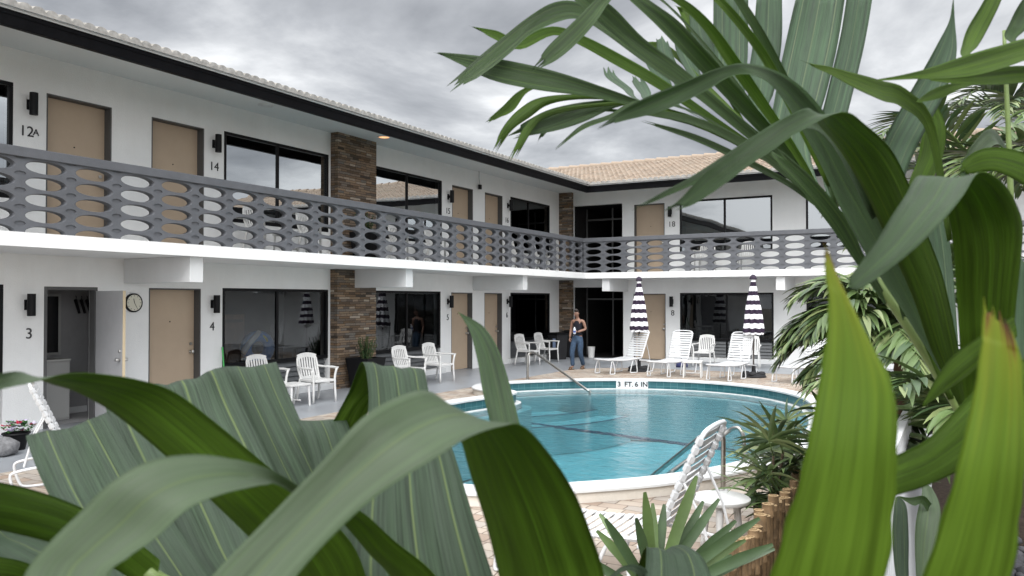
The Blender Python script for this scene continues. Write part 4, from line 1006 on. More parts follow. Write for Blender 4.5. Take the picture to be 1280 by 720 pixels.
SHRUB = mat('shrub_leaf',(.035,.085,.03),.5,.4,var=.4,vscale=9)
def planter(loc, h, w, lab, sh=.55):
    o=empty('potted_shrub',loc,0,lab,'potted plant')
    m=MB(); a,b=w*.36,w*.5
    m.add([(-a,-a,0),(a,-a,0),(a,a,0),(-a,a,0),(-b,-b,h),(b,-b,h),(b,b,h),(-b,b,h),(-b*.88,-b*.88,h),(b*.88,-b*.88,h),(b*.88,b*.88,h),(-b*.88,b*.88,h),(-b*.85,-b*.85,h-.06),(b*.85,-b*.85,h-.06),(b*.85,b*.85,h-.06),(-b*.85,b*.85,h-.06)],
        [(3,2,1,0),(0,1,5,4),(1,2,6,5),(2,3,7,6),(3,0,4,7),(4,5,9,8),(5,6,10,9),(6,7,11,10),(7,4,8,11),(8,9,13,12),(9,10,14,13),(10,11,15,14),(11,8,12,15)]); m.build('pot',BLKMETAL,o,bevel=.008)
    m=MB(); m.box((-b*.84,-b*.84,h-.07),(b*.84,b*.84,h-.045)); m.build('white_gravel',mat('white_gravel',(.5,.5,.5),.9,var=.5,vscale=40,bump=1,bscale=60),o)
    rnd=random.Random(int(h*991+w*77)); m=MB(); st=MB()
    for k in range(30):
        a=rnd.uniform(0,2*PI); rr=rnd.uniform(0,.14); x,y=rr*math.cos(a),rr*math.sin(a); H_=sh*rnd.uniform(.55,1)*(1-rr)
        tip=Vector((x*1.9,y*1.9,h+H_)); bs=Vector((x*.7,y*.7,h-.05)); st.tube([bs,tip],.006,5)
        for q in range(26):
            t=q/26*.95+.05; c=bs.lerp(tip,t); d=Vector((rnd.uniform(-1,1),rnd.uniform(-1,1),rnd.uniform(.2,1))).normalized(); l=.07*(1.1-t*.5); sd=d.cross(Vector((0,0,1))).normalized()*.014
            m.add([c,c+d*l*.5+sd,c+d*l,c+d*l*.5-sd],[(0,1,2,3)])
    m.build('foliage',SHRUB,o,recalc=False); st.build('stems',mat('shrub_stem',(.06,.06,.02),.8),o)
p=at(457,470,z=0); pp=Vector((WX+.62, 0, 0)); 
p=at(457,472,X=WX+.62); planter((WX+.62,p.y,0),.66,.62,'tall square black planter with a green shrub before the stone pillar',.50)
p=at(457,300,X=WX+.60); planter((WX+.60,p.y,ZF),.62,.5,'black planter with a green shrub behind the balcony railing by the pillar',.45)
# flower pot near door 3
p=at(20,562,z=0); o=empty('flower_pot',(p.x,p.y,0),0,'black pot of red and purple flowers left of the leaves by door 3','potted plant')
m=MB(); m.lathe((0,0,0),[(.10,0),(.15,.20),(.165,.205),(.16,.22),(.14,.215),(.135,.18)],20); m.build('pot',BLKMETAL,o,smooth='auto')
rnd=random.Random(5)
for nm,cl,k in (('leaves',(.04,.13,.03),26),('red_blossom',(.45,.01,.05),7),('lilac_blossom',(.5,.45,.62),12)):
    m=MB()
    for q in range(k):
        c=Vector((rnd.uniform(-.14,.14),rnd.uniform(-.14,.14),.2+rnd.uniform(.02,.16)))
        for s_ in range(5):
            d=Vector((math.cos(s_*1.26+q),math.sin(s_*1.26+q),rnd.uniform(.1,.7))).normalized(); sd=d.cross(Vector((0,0,1))).normalized()*.018
            m.add([c,c+d*.035+sd,c+d*.06,c+d*.035-sd],[(0,1,2,3)])
    m.build(nm,mat(nm+'_petal',cl,.6),o,recalc=False)
p=at(3,570,z=0); o=empty('grey_stone',(p.x-.05,p.y,0),0,'rough grey stone on the walkway beside the flower pot','stone')
m=MB(); vs=[]
for i in range(9):
    for k in range(16):
        th_=PI*i/8; a=2*PI*k/16; d=Vector((math.sin(th_)*math.cos(a),math.sin(th_)*math.sin(a),math.cos(th_))); r=.2*(1+.3*noise.noise(d*2.3)); vs.append((d.x*r,d.y*r,max(-.09,d.z*r*.7)+.09))
m.add(vs,[(i*16+k,i*16+(k+1)%16,(i+1)*16+(k+1)%16,(i+1)*16+k) for i in range(8) for k in range(16)]); tag(m.build('rock',mat('grey_rock',(.16,.16,.165),.9,var=.4,vscale=15,bump=1,bscale=20),o,smooth=True))

# bamboo edging
BAM = mat('bamboo_cane',(.17,.11,.058),.5,.35,var=.55,vscale=13)
BAMC = mat('bamboo_cut_end',(.34,.24,.135),.7,.2,var=.35,vscale=30)
bo=empty('bamboo_edging',(-1.10,6,0),0,'row of cut bamboo canes edging the planting bed right of the near lounger','garden edging')
rnd=random.Random(11); y=3.0; k=0
while y<8.4:
    r=rnd.uniform(.028,.039); h=.535+rnd.uniform(-.045,.045)+.03*math.sin(y*5); x=rnd.uniform(-.02,.02)
    m=MB(); prof=[]; z=0
    nodes=[rnd.uniform(.06,.14)]
    while nodes[-1]+.2<h: nodes.append(nodes[-1]+rnd.uniform(.15,.22))
    prof=[(r,0)]
    for nz in nodes:
        if nz<h-.03: prof+=[(r*.98,nz-.012),(r*1.10,nz-.004),(r*1.10,nz+.003),(r*.99,nz+.010)]
    prof+=[(r,h)]
    m.lathe((x,y-6,0),prof,12,cap=False)
    m.lathe((x,y-6,0),[(r,h),(r*.66,h+.001),(r*.6,h-.05),(.001,h-.05)],12,mi=1,cap=False)
    m.build('bamboo_cane',[BAM,BAMC],bo,smooth='auto'); y+=r*2.03; k+=1
# ------------------------------------------------------------------ the walking woman
SKIN = mat('skin_tan', (.23,.130,.092), .5, .4, var=.08, vscale=12)
JEAN = mat('blue_jeans', (.040,.066,.108), .9, .2, var=.35, vscale=14)
TOP = mat('black_tank_top', (.012,.011,.016), .8, .2)
HAIR = mat('dark_hair', (.018,.012,.010), .5, .4)
def skinned(name, chains, m, parent, sub=2):
    """one continuous skin surface grown over joints: chains = lists of (point, rx[, ry]); shared points join"""
    vs=[]; es=[]; rad=[]; idx={}
    for ch in chains:
        prev=None
        for q in ch:
            p=tuple(round(c,4) for c in q[0]); r=(q[1], q[2] if len(q)>2 else q[1])
            if p not in idx: idx[p]=len(vs); vs.append(p); rad.append(r)
            i=idx[p]
            if prev is not None and prev!=i: es.append((prev,i))
            prev=i
    me=bpy.data.meshes.new(name); me.from_pydata(vs,es,[]); me.materials.append(m)
    o=bpy.data.objects.new(name,me); COL.objects.link(o)
    sk=o.modifiers.new('skin','SKIN'); sk.use_smooth_shade=True; sk.branch_smoothing=.3
    lay=me.skin_vertices[0] if me.skin_vertices else None
    if lay is None:
        bm=bmesh.new(); bm.from_mesh(me); bm.verts.layers.skin.verify(); bm.to_mesh(me); bm.free(); lay=me.skin_vertices[0]
    for i,r in enumerate(rad): lay.data[i].radius=r; lay.data[i].use_root=(i==0)
    ss=o.modifiers.new('sub','SUBSURF'); ss.levels=sub; ss.render_levels=sub
    if parent: o.parent=parent
    return o
p=at(722,462,z=0.0)
# local frame: x = her left, y = forward is -Y ; she walks towards the camera, slightly to its left
wz = R(-2)
wo=empty('person',(p.x,p.y,.004),wz,'woman in black tank top and blue jeans walking and looking down at a bottle','person')
pel=(0,0,.90); sp1=(0,.01,1.02); ch=(0,.0,1.18); up=(0,.015,1.32); nk=(0,.0,1.405); hd0=(0,-.035,1.46)
def V3(*a): return a
# left side = +x. right leg (x<0) is forward, left leg trails
body=[
 [(pel,.14,.105),(sp1,.112,.085),(ch,.125,.092),(up,.108,.066),(nk,.046,.046),(hd0,.048,.05),((0,-.075,1.52),.066,.078),((0,-.085,1.58),.062,.074)],
 [(pel,.14,.105),((-.085,-.03,.80),.088,.092),((-.095,-.15,.47),.055,.058),((-.10,-.11,.28),.052,.05),((-.10,-.10,.09),.034,.036),((-.105,-.16,.045),.034,.028),((-.11,-.24,.028),.034,.020)],
 [(pel,.14,.105),((.085,.01,.80),.088,.092),((.085,-.02,.47),.056,.060),((.08,.10,.27),.052,.05),((.08,.20,.10),.034,.036),((.085,.16,.045),.034,.028),((.085,.08,.028),.034,.020)],
 [(up,.108,.066),((-.165,.015,1.325),.050,.05),((-.225,.05,1.09),.038,.04),((-.225,-.02,.87),.027,.030)],
 [(up,.108,.066),((.165,.015,1.325),.050,.05),((.225,.05,1.10),.038,.04),((.075,-.155,1.03),.027,.030)],
]
skinned('body', body, SKIN, wo)
# hands: palm and five fingers each
def hand(w, d, nrm, side):
    w,d,nrm=Vector(w),Vector(d).normalized(),Vector(nrm).normalized(); s=d.cross(nrm).normalized()*side
    ch=[]
    pc=w+d*.045
    ch.append([(tuple(w),.022,.016),(tuple(pc),.028,.014)])
    for i,l in enumerate((.062,.072,.068,.052)):
        k=pc+s*(.024-.016*i)+d*.022; q=k+d*l*.5+nrm*.012; e=k+d*l*.8+nrm*.038
        ch.append([(tuple(pc),.028,.014),(tuple(k),.009),(tuple(q),.0085),(tuple(e),.007)])
    b=w+d*.02; ch.append([(tuple(pc),.028,.014),(tuple(b+s*.035),.011),(tuple(b+s*.05+d*.035+nrm*.012),.009),(tuple(b+s*.045+d*.06+nrm*.03),.008)])
    return ch
skinned('hand', hand((-.225,-.02,.87),(0,-.12,-1),(.6,-.3,0),-1), SKIN, wo, 1)
skinned('hand', hand((.075,-.155,1.03),(-.75,-.65,0),(-.4,-.7,0),1), SKIN, wo, 1)
# clothes
skinned('jeans', [
 [((0,0,.985),.128,.098),((0,0,.90),.155,.12)],
 [((0,0,.90),.155,.12),((-.088,-.03,.78),.102,.106),((-.096,-.15,.47),.072,.074),((-.10,-.11,.28),.066,.064),((-.10,-.10,.085),.058,.062)],
 [((0,0,.90),.155,.12),((.088,.01,.78),.102,.106),((.086,-.02,.47),.073,.075),((.08,.10,.27),.066,.064),((.08,.195,.10),.058,.060)]], JEAN, wo)
skinned('tank_top', [
 [((0,0,.90),.152,.118),((0,0,.97),.142,.110),((0,.01,1.03),.128,.100),((0,-.008,1.17),.144,.110),((0,.0,1.26),.140,.102),((0,.012,1.325),.122,.086)],
 [((0,.0,1.26),.126,.094),((-.088,.01,1.345),.026,.06),((-.080,.02,1.385),.020,.05)],
 [((0,.0,1.26),.126,.094),((.088,.01,1.345),.026,.06),((.080,.02,1.385),.020,.05)]], TOP, wo)
skinned('hair', [[((0,-.01,1.49),.05,.045),((0,-.05,1.565),.074,.080),((0,-.095,1.625),.062,.062),((0,-.14,1.63),.04,.03)],[((0,-.05,1.565),.074,.080),((0,.03,1.57),.042,.042)]], HAIR, wo)
# face
def ball(mb, c, r, s=(1,1,1), nn=10):
    vs=[]; 
    for i in range(nn+1):
        for k in range(nn*2):
            th_=PI*i/nn; a=PI*k/nn; vs.append((c[0]+r*s[0]*math.sin(th_)*math.cos(a),c[1]+r*s[1]*math.sin(th_)*math.sin(a),c[2]+r*s[2]*math.cos(th_)))
    mb.add(vs,[(i*nn*2+k,i*nn*2+(k+1)%(nn*2),(i+1)*nn*2+(k+1)%(nn*2),(i+1)*nn*2+k) for i in range(nn) for k in range(nn*2)])
m=MB(); m.tube([(0,-.155,1.535),(0,-.165,1.505),(0,-.168,1.488),(0,-.145,1.482)],[.008,.012,.014,.010],8); m.build('nose',SKIN,wo,smooth=True)
for s in (-1,1):
    m=MB(); ball(m,(s*.028,-.150,1.535),.011,(1.3,.6,.7)); m.build('eye',mat('dark_eye',(.02,.015,.012),.3),wo,smooth=True)
    m=MB(); ball(m,(s*.069,-.065,1.52),.022,(.4,.8,1.3)); m.build('ear',SKIN,wo,smooth=True)
    m=MB(); m.tube([(s*.012,-.158,1.556),(s*.03,-.157,1.560),(s*.046,-.142,1.555)],.004,6); m.build('eyebrow',HAIR,wo)
m=MB(); ball(m,(0,-.143,1.462),.013,(1.6,.5,.5)); m.build('mouth',mat('lip',(.30,.10,.085),.5),wo,smooth=True)
SAND=mat('brown_sandal',(.11,.065,.03),.7)
for a,b in (((-.102,-.09,.0),(-.112,-.275,.0)),((.081,.21,.02),(.086,.05,.0))):
    a,b=Vector(a),Vector(b); m=MB(); m.bar(a+Vector((0,.02,.010)),b+Vector((0,0,.010)),.082,.018); c=a.lerp(b,.62)+Vector((0,0,.02)); m.tube([c+Vector((-.045,0,-.01)),c+Vector((-.03,0,.045)),c+Vector((.03,0,.045)),c+Vector((.045,0,-.01))],.013,8,smooth=3); m.build('sandal',SAND,wo)
bo2=empty('water_bottle',(0,0,0),0,'white and blue water bottle held in front of her by the woman','bottle')
q=Vector((0.025,-.235,1.0)); rz=Matrix.Rotation(wz,3,'Z'); bo2.location=Vector((p.x,p.y,.004))+rz@q; bo2.rotation_euler=(R(18),R(10),wz)
m=MB(); m.lathe((0,0,-.02),[(.01,0),(.034,.002),(.036,.01),(.036,.13),(.030,.15),(.016,.165)],16); m.build('body',mat('pale_bottle',(.62,.68,.78),.25),bo2,smooth='auto')
m=MB(); m.lathe((0,0,-.02),[(.0185,.166),(.0185,.19),(.001,.191)],14); m.build('cap',mat('white_cap',(.8,.8,.82),.4),bo2,smooth='auto')
m=MB(); m.lathe((0,0,-.02),[(.0365,.05),(.0368,.10)],16,cap=False); m.build('label_band',mat('blue_band',(.08,.14,.42),.4),bo2,smooth='auto')

# ------------------------------------------------------------------ leaves
def leaf_mat(name, col, streak=.35, nrib=1, ribc=(.22,.27,.10), rough=.36, spec=.5, trans=.25, tcol=None, bloom=0, bloomc=(.20,.25,.19), tip=False, ribw=.012, bumps=.55):
    def fn(nt, b):
        tc=N(nt,'TexCoord'); s_=N(nt,'SeparateXYZ'); nt.links.new(tc.outputs['UV'], s_.inputs[0])
        mp_=N(nt,'Mapping'); mp_.inputs['Scale'].default_value=(5,70,1); nt.links.new(tc.outputs['UV'], mp_.inputs[0])
        oi=N(nt,'ObjectInfo'); ad=N(nt,'VectorMath',operation='ADD'); nt.links.new(mp_.outputs[0], ad.inputs[0])
        cx=N(nt,'CombineXYZ'); ml=N(nt,'Math',operation='MULTIPLY'); ml.inputs[1].default_value=37; nt.links.new(oi.outputs['Random'], ml.inputs[0]); nt.links.new(ml.outputs[0], cx.inputs[2]); nt.links.new(cx.outputs[0], ad.inputs[1])
        n1=N(nt,'TexNoise',Scale=1.0,Detail=5.0,Roughness=.6); nt.links.new(ad.outputs[0], n1.inputs['Vector'])
        cr=ramp(nt,[(.30,[c*(1-streak) for c in col]),(.5,col),(.72,[c*(1+streak*.7) for c in col])]); nt.links.new(n1.outputs['Fac'], cr.inputs['Fac'])
        last=cr.outputs[0]
        # broad patches
        mp2=N(nt,'Mapping'); mp2.inputs['Scale'].default_value=(5,9,1); nt.links.new(tc.outputs['UV'], mp2.inputs[0]); ad2=N(nt,'VectorMath',operation='ADD'); nt.links.new(mp2.outputs[0], ad2.inputs[0]); nt.links.new(cx.outputs[0], ad2.inputs[1])
        n2=N(nt,'TexNoise',Scale=1.3,Detail=4.0,Roughness=.6); nt.links.new(ad2.outputs[0], n2.inputs['Vector'])
        pc_=N(nt,'MapRange'); pc_.inputs[1].default_value=.32; pc_.inputs[2].default_value=.68; pc_.inputs[3].default_value=.30; pc_.inputs[4].default_value=.85; nt.links.new(n2.outputs['Fac'], pc_.inputs[0]); ov=N(nt,'MixRGB',blend_type='OVERLAY'); ov.inputs[0].default_value=.62; nt.links.new(last, ov.inputs[1]); nt.links.new(pc_.outputs[0], ov.inputs[2]); last=ov.outputs[0]
        if bloom:
            n3=N(nt,'TexNoise',Scale=.9,Detail=6.0,Roughness=.65); 
            mp3=N(nt,'Mapping'); mp3.inputs['Scale'].default_value=(4,9,1); nt.links.new(tc.outputs['UV'], mp3.inputs[0]); ad3=N(nt,'VectorMath',operation='ADD'); nt.links.new(mp3.outputs[0], ad3.inputs[0]); nt.links.new(cx.outputs[0], ad3.inputs[1]); nt.links.new(ad3.outputs[0], n3.inputs['Vector'])
            r3=ramp(nt,[(.35,(0,0,0)),(.65,(bloom,)*3)]); nt.links.new(n3.outputs['Fac'], r3.inputs['Fac'])
            mb_=N(nt,'MixRGB'); mb_.inputs[2].default_value=(*bloomc,1); nt.links.new(r3.outputs[0], mb_.inputs[0]); nt.links.new(last, mb_.inputs[1]); last=mb_.outputs[0]
        # small blemishes
        vo=N(nt,'TexVoronoi',Scale=26.0); vo.inputs['Randomness'].default_value=1; nt.links.new(ad2.outputs[0], vo.inputs['Vector'])
        vr=ramp(nt,[(.0,(.7,.7,.7)),(.055,(0,0,0))]); nt.links.new(vo.outputs['Distance'], vr.inputs['Fac'])
        gate=N(nt,'Math',operation='GREATER_THAN'); gate.inputs[1].default_value=.78; sepc=N(nt,'SeparateColor'); nt.links.new(vo.outputs['Color'], sepc.inputs[0]); nt.links.new(sepc.outputs[0], gate.inputs[0])
        gm_=N(nt,'Math',operation='MULTIPLY'); nt.links.new(vr.outputs[0], gm_.inputs[0]); nt.links.new(gate.outputs[0], gm_.inputs[1])
        sp_=N(nt,'MixRGB'); sp_.inputs[2].default_value=(.10,.075,.03,1); nt.links.new(gm_.outputs[0], sp_.inputs[0]); nt.links.new(last, sp_.inputs[1]); last=sp_.outputs[0]
        if nrib:
            m1=N(nt,'Math',operation='MULTIPLY'); m1.inputs[1].default_value=nrib; nt.links.new(s_.outputs[1], m1.inputs[0]); f_=N(nt,'Math',operation='FRACT'); nt.links.new(m1.outputs[0], f_.inputs[0])
            sb_=N(nt,'Math',operation='SUBTRACT'); sb_.inputs[1].default_value=.5; nt.links.new(f_.outputs[0], sb_.inputs[0]); ab=N(nt,'Math',operation='ABSOLUTE'); nt.links.new(sb_.outputs[0], ab.inputs[0])
            rr=ramp(nt,[(ribw*nrib*.6,(.85,.85,.85)),(ribw*nrib*1.5,(0,0,0))]); nt.links.new(ab.outputs[0], rr.inputs['Fac'])
            mr=N(nt,'MixRGB'); mr.inputs[2].default_value=(*ribc,1); nt.links.new(rr.outputs[0], mr.inputs[0]); nt.links.new(last, mr.inputs[1]); last=mr.outputs[0]
        if tip:   # burnt, yellowed end of a cut leaf; u measured from the tip
            nz=N(nt,'TexNoise',Scale=9.0,Detail=4.0); nt.links.new(tc.outputs['UV'], nz.inputs['Vector']); a1=N(nt,'Math',operation='MULTIPLY_ADD'); a1.inputs[1].default_value=.10; nt.links.new(nz.outputs['Fac'], a1.inputs[0]); nt.links.new(s_.outputs[2], a1.inputs[2])
            nt.links.new(N_tipdist(nt, tc), a1.inputs[2])
            t1=ramp(nt,[(.042,(.05,.022,.010)),(.050,(.16,.07,.02)),(.058,(.24,.26,.02)),(.12,(.15,.24,.015))]); nt.links.new(a1.outputs[0], t1.inputs['Fac'])
            t2=ramp(nt,[(.050,(1,1,1)),(.062,(.6,.6,.6)),(.15,(0,0,0))]); nt.links.new(a1.outputs[0], t2.inputs['Fac'])
            mt=N(nt,'MixRGB'); nt.links.new(t2.outputs[0], mt.inputs[0]); nt.links.new(last, mt.inputs[1]); nt.links.new(t1.outputs[0], mt.inputs[2]); last=mt.outputs[0]
        nt.links.new(last, b.inputs['Base Color'])
        bp=N(nt,'Bump',Strength=bumps,Distance=.003); nt.links.new(n1.outputs['Fac'], bp.inputs['Height']); nt.links.new(bp.outputs[0], b.inputs['Normal'])
        rv=ramp(nt,[(.3,(max(.05,rough-.08),)*3),(.7,(rough+.12,)*3)]); nt.links.new(n2.outputs['Fac'], rv.inputs['Fac']); nt.links.new(rv.outputs[0], b.inputs['Roughness'])
        if trans:
            tb_=N(nt,'BsdfTranslucent'); hs=N(nt,'MixRGB',blend_type='MULTIPLY'); hs.inputs[0].default_value=1; hs.inputs[2].default_value=(*(tcol or (1.9,2.1,.8)),1); nt.links.new(last, hs.inputs[1]); nt.links.new(hs.outputs[0], tb_.inputs[0])
            ms=N(nt,'MixShader'); ms.inputs[0].default_value=trans; o_=nt.nodes['Material Output']; nt.links.new(b.outputs[0], ms.inputs[1]); nt.links.new(tb_.outputs[0], ms.inputs[2]); nt.links.new(ms.outputs[0], o_.inputs[0])
    return mat(name, col, rough, spec, fn=fn)
def N_tipdist(nt, tc):
    uv=N(nt,'UVMap'); uv.uv_map='TipMap'; s=N(nt,'SeparateXYZ'); nt.links.new(uv.outputs[0], s.inputs[0]); return s.outputs[0]
TOPC=(.036,.066,.025); UNDC=(.055,.105,.008)
LTOP=leaf_mat('leaf_waxy_top',TOPC,.25,1,(.06,.10,.03),.42,.34,.30,(1.6,2.2,.7),bloom=.45,bloomc=(.044,.066,.037))
LTOPS=leaf_mat('leaf_smooth_top',(.050,.078,.036),.18,1,(.085,.12,.045),.45,.36,.28,(1.4,1.9,.7),bloom=.6,bloomc=(.080,.108,.066),ribw=.014,bumps=.25)
LUND=leaf_mat('leaf_underside',UNDC,.22,1,(.08,.16,.012),.55,.22,.45,(1.5,2.1,.4))
LPL={k:leaf_mat('pleated_leaf_top_%d'%k,(.033,.052,.031),.7,k,(.105,.14,.055),.50,.15,.20,(1.6,2.2,.7),bloom=.6,bloomc=(.052,.071,.051),ribw=.0075) for k in (1,2,3,4)}
LYEL=leaf_mat('leaf_yellow_green',(.085,.150,.012),.16,0,(.1,.15,.02),.45,.30,.42,(1.25,1.7,.4),tip=True,bumps=.12)
LFAN=leaf_mat('fan_leaflet_top',(.036,.068,.020),.45,2,(.08,.13,.03),.36,.45,.34,(1.8,2.3,.6))
LFANU=leaf_mat('fan_leaflet_under',(.062,.115,.014),.3,2,(.11,.18,.02),.48,.3,.45,(1.6,2.1,.5))
LBACK={k:leaf_mat('grey_green_leaflet_%d'%k,(.046,.082,.044),.45,k,(.13,.17,.09),.5,.35,.28,ribw=.009) for k in (1,2,3)}
LBRT=leaf_mat('bright_leaflet',(.070,.125,.014),.25,1,(.12,.2,.02),.42,.4,.45,(1.4,1.9,.4))
RACH=mat('leaf_stalk',(.13,.185,.055),.45,.4,var=.25,vscale=18)
STEM=mat('palm_stem',(.10,.12,.045),.6,.3,var=.4,vscale=14)

def leaf(name, parent, rows, top=LTOP, under=LUND, show='top', camber=.12, nrib=1, pleat=0, k=7, nx=12, jag=0, th=.0006, base=None, label=None, rag=0, fray=(0,0)):
    """a blade between two edges A and B given as real 3-D points (pixel + distance): rows of (ax,ay,bx,by,dA[,dB])"""
    A=[at(r[0],r[1],d=r[4]) for r in rows]; B=[at(r[2],r[3],d=r[5] if len(r)>5 else r[4]) for r in rows]
    A=crom(A,k); B=crom(B,k); n_=len(A); 
    arc=[0.0]
    for i in range(n_-1): arc.append(arc[-1]+((A[i+1]+B[i+1])/2-(A[i]+B[i])/2).length)
    mid=[(a+b)/2 for a,b in zip(A,B)]
    nrm=[]
    for i in range(n_):
        t=(mid[min(i+1,n_-1)]-mid[max(i-1,0)]).normalized(); wv=B[i]-A[i]
        nn=t.cross(wv); nn = nn.normalized() if nn.length>1e-7 else (nrm[-1] if nrm else Vector((0,0,1)))
        nrm.append(nn)
    i0=min(2,n_-1); facing = nrm[i0].dot(C0-mid[i0])>0
    sgn = 1 if facing==(show=='top') else -1       # +nrm*sgn is the upper face
    vs=[]; uvs=[]; rnd=random.Random(name+str(round(rows[0][0])))
    wmax=max((b-a).length for a,b in zip(A,B))
    for side in (0,1):
        for i in range(n_):
            wv=B[i]-A[i]; wl=wv.length
            for j in range(nx+1):
                v=j/nx; off=camber*wl*((2*v-1)**2-1)*.5*(-1)
                off+= -abs(v-.5)*0
                if pleat: off+= pleat*wl*(abs(((v*nrib)%1)-.5)-.25)
                off+= .0025*noise.noise(Vector((arc[i]*9, v*2.3, rows[0][0]*.13)))*(1 if wl>.02 else .3)
                p=A[i]+wv*v - nrm[i]*sgn*off*1.0
                if rag and (j==nx or j==0) and 1<i<n_-2: p+=wv.normalized()*rag*noise.noise(Vector((arc[i]*60,j,3)))
                for e_,fr_,st_ in ((0,fray[0],1),(n_-1,fray[1],-1)):
                    if fr_ and abs(i-e_)<=2:
                        tg=(mid[e_]-mid[e_+3*st_]).normalized(); hsh=random.Random(int(j*7919+rows[0][0]*31+e_)).uniform(-1,.55)
                        p+=tg*fr_*hsh*(1-abs(i-e_)/3)
                p-=nrm[i]*sgn*(th if side else 0)
                vs.append(p); uvs.append((arc[i],v))
    m1=nx+1; T=n_*m1; fs=[]; mi=[]
    for i in range(n_-1):
        for j in range(nx):
            q=(i*m1+j,i*m1+j+1,(i+1)*m1+j+1,(i+1)*m1+j)
            if sgn>0: fs.append(tuple(reversed(q))); fs.append(tuple(x+T for x in q))
            else: fs.append(q); fs.append(tuple(x+T for x in reversed(q)))
            mi+= [0,1]
        for j in (0,nx):
            fs.append((i*m1+j,(i+1)*m1+j,(i+1)*m1+j+T,i*m1+j+T)); mi.append(1)
    for i in (0,n_-1):
        for j in range(nx): fs.append((i*m1+j,i*m1+j+1,i*m1+j+1+T,i*m1+j+T)); mi.append(1)
    mb=MB(); mb.v=vs; mb.f=[list(f) for f in fs]; mb.mi=mi; mb.uv={q:[uvs[x] for x in f] for q,f in enumerate(fs)}
    o=mb.build(name,[top,under],smooth=True,recalc=False)
    tm=o.data.uv_layers.new(name='TipMap'); L=arc[-1]
    for f in o.data.polygons:
        for li,vi in zip(f.loop_indices,f.vertices): tm.data[li].uv=(L-uvs[vi][0]+(0 if jag==0 else jag*abs(uvs[vi][1]-.4)),0)
    o.parent=parent; o.matrix_parent_inverse=Matrix.Translation(-parent.location)
    if label: o['label']=label
    if base is not None:      # stalk that carries the blade down to the crown of the plant
        e=0 if base[0]=='s' else -1; q=mid[e]; q2=mid[2] if e==0 else mid[-3]; d=(q-q2).normalized()
        cr_=Vector(base[1]); ln=(cr_-q).length
        st=MB(); st.tube([q2.lerp(q,.5),q,q+d*ln*.3,cr_.lerp(q,.25)+Vector((0,0,-.05*ln)),cr_],[.004,.006,.008,.010,.014],8,smooth=4)
        so_=st.build('leaf_stalk',RACH,smooth=True); so_.parent=o; so_.matrix_parent_inverse=o.matrix_parent_inverse.copy()@Matrix.Identity(4)
        so_.matrix_parent_inverse=Matrix.Translation(-parent.location) if False else o.matrix_parent_inverse
        so_.matrix_parent_inverse=Matrix.Identity(4)
    return o

# --- the palm filling the lower left
crown=at(330,1050,d=.95); gp=Vector((crown.x,crown.y,0))
P1=empty('broadleaf_palm',tuple(gp),0,'broad pleated palm leaves filling the lower left foreground','palm')
def stem(parent, a, b, r0, r1, name='stem', m=STEM):
    mb=MB(); mb.tube([a,a.lerp(b,.3)+Vector((.02,.01,0)),a.lerp(b,.7)+Vector((-.01,.02,0)),b],[r0,r0*.95,(r0+r1)/2,r1],12,smooth=4); o=mb.build(name,m,smooth=True); o.parent=parent; o.matrix_parent_inverse=Matrix.Translation(-parent.location); return o
stem(P1,gp,crown,.06,.04)
S_=('s',crown); E_=('e',crown)
# pleated blades behind
leaf('leaf',P1,[(60,600,150,560,1.05),(46,560,140,525,1.02),(33,543,134,515,.96),(35,556,146,535,.92),(52,600,182,596,.86),(82,655,222,660,.80),(125,725,268,730,.76),(170,790,310,800,.74)],LPL[2],LUND,show='under',camber=.10,nrib=2,pleat=.05,base=E_)
leaf('leaf',P1,[(165,520,280,500,1.12),(140,482,281,468,1.08),(131,490,282,457,1.02),(134,520,301,500,.98),(163,585,340,580,.90),(197,662,378,660,.84),(224,708,405,725,.80),(260,780,430,790,.78)],LPL[4],LUND,show='under',camber=.12,nrib=4,pleat=.06,base=E_)
leaf('leaf',P1,[(300,500,352,490,1.14),(286,470,348,462,1.10),(281,458,346,453,1.06),(296,490,361,492,1.02),(335,575,390,557,.95),(372,650,432,645,.88),(400,730,472,728,.84),(420,790,500,790,.82)],LPL[2],LUND,show='under',camber=.10,nrib=2,pleat=.05,base=E_)
leaf('leaf',P1,[(390,560,410,560,1.0),(376,532,425,530,.97),(370,526,432,524,.95),(380,545,445,560,.92),(400,620,470,650,.88)],LPL[1],LUND,show='under',camber=.08)
leaf('leaf',P1,[(380,590,440,600,.98),(416,527,462,508,.95),(437,487,500,476,.93),(453,452,528,459,.88),(461,500,538,496,.84),(452,565,566,562,.80),(440,640,590,640,.76),(432,722,618,725,.73),(430,790,640,790,.72)],LPL[3],LUND,show='under',camber=.10,nrib=3,pleat=.06,base=E_)
leaf('leaf',P1,[(573,390,575,391,.92),(580,401,596,402,.91),(588,416,608,412,.90),(597,452,622,435,.88),(603,489,636,476,.86),(612,523,651,534,.83),(628,590,672,600,.80),(640,680,680,690,.78),(640,790,670,790,.77)],LTOP,LUND,camber=.35,base=E_)
leaf('leaf',P1,[(-30,640,-10,640,.9),(-30,668,30,660,.9),(-10,690,70,668,.86),(30,720,110,690,.82),(70,780,150,770,.8)],LPL[1],LUND,camber=.1,base=E_)
leaf('leaf',P1,[(-60,600,-60,652,.52),(0,603,0,663,.56),(50,615,58,677,.60),(97,633,102,692,.64),(150,660,150,715,.68),(200,700,190,745,.7)],LTOP,LUND,show='under',camber=.14,base=E_)
leaf('leaf',P1,[(-60,690,-60,730,.6),(0,696,0,728,.62),(40,706,30,738,.64),(90,735,70,765,.66)],LTOP,LUND,show='under',camber=.14,base=E_)
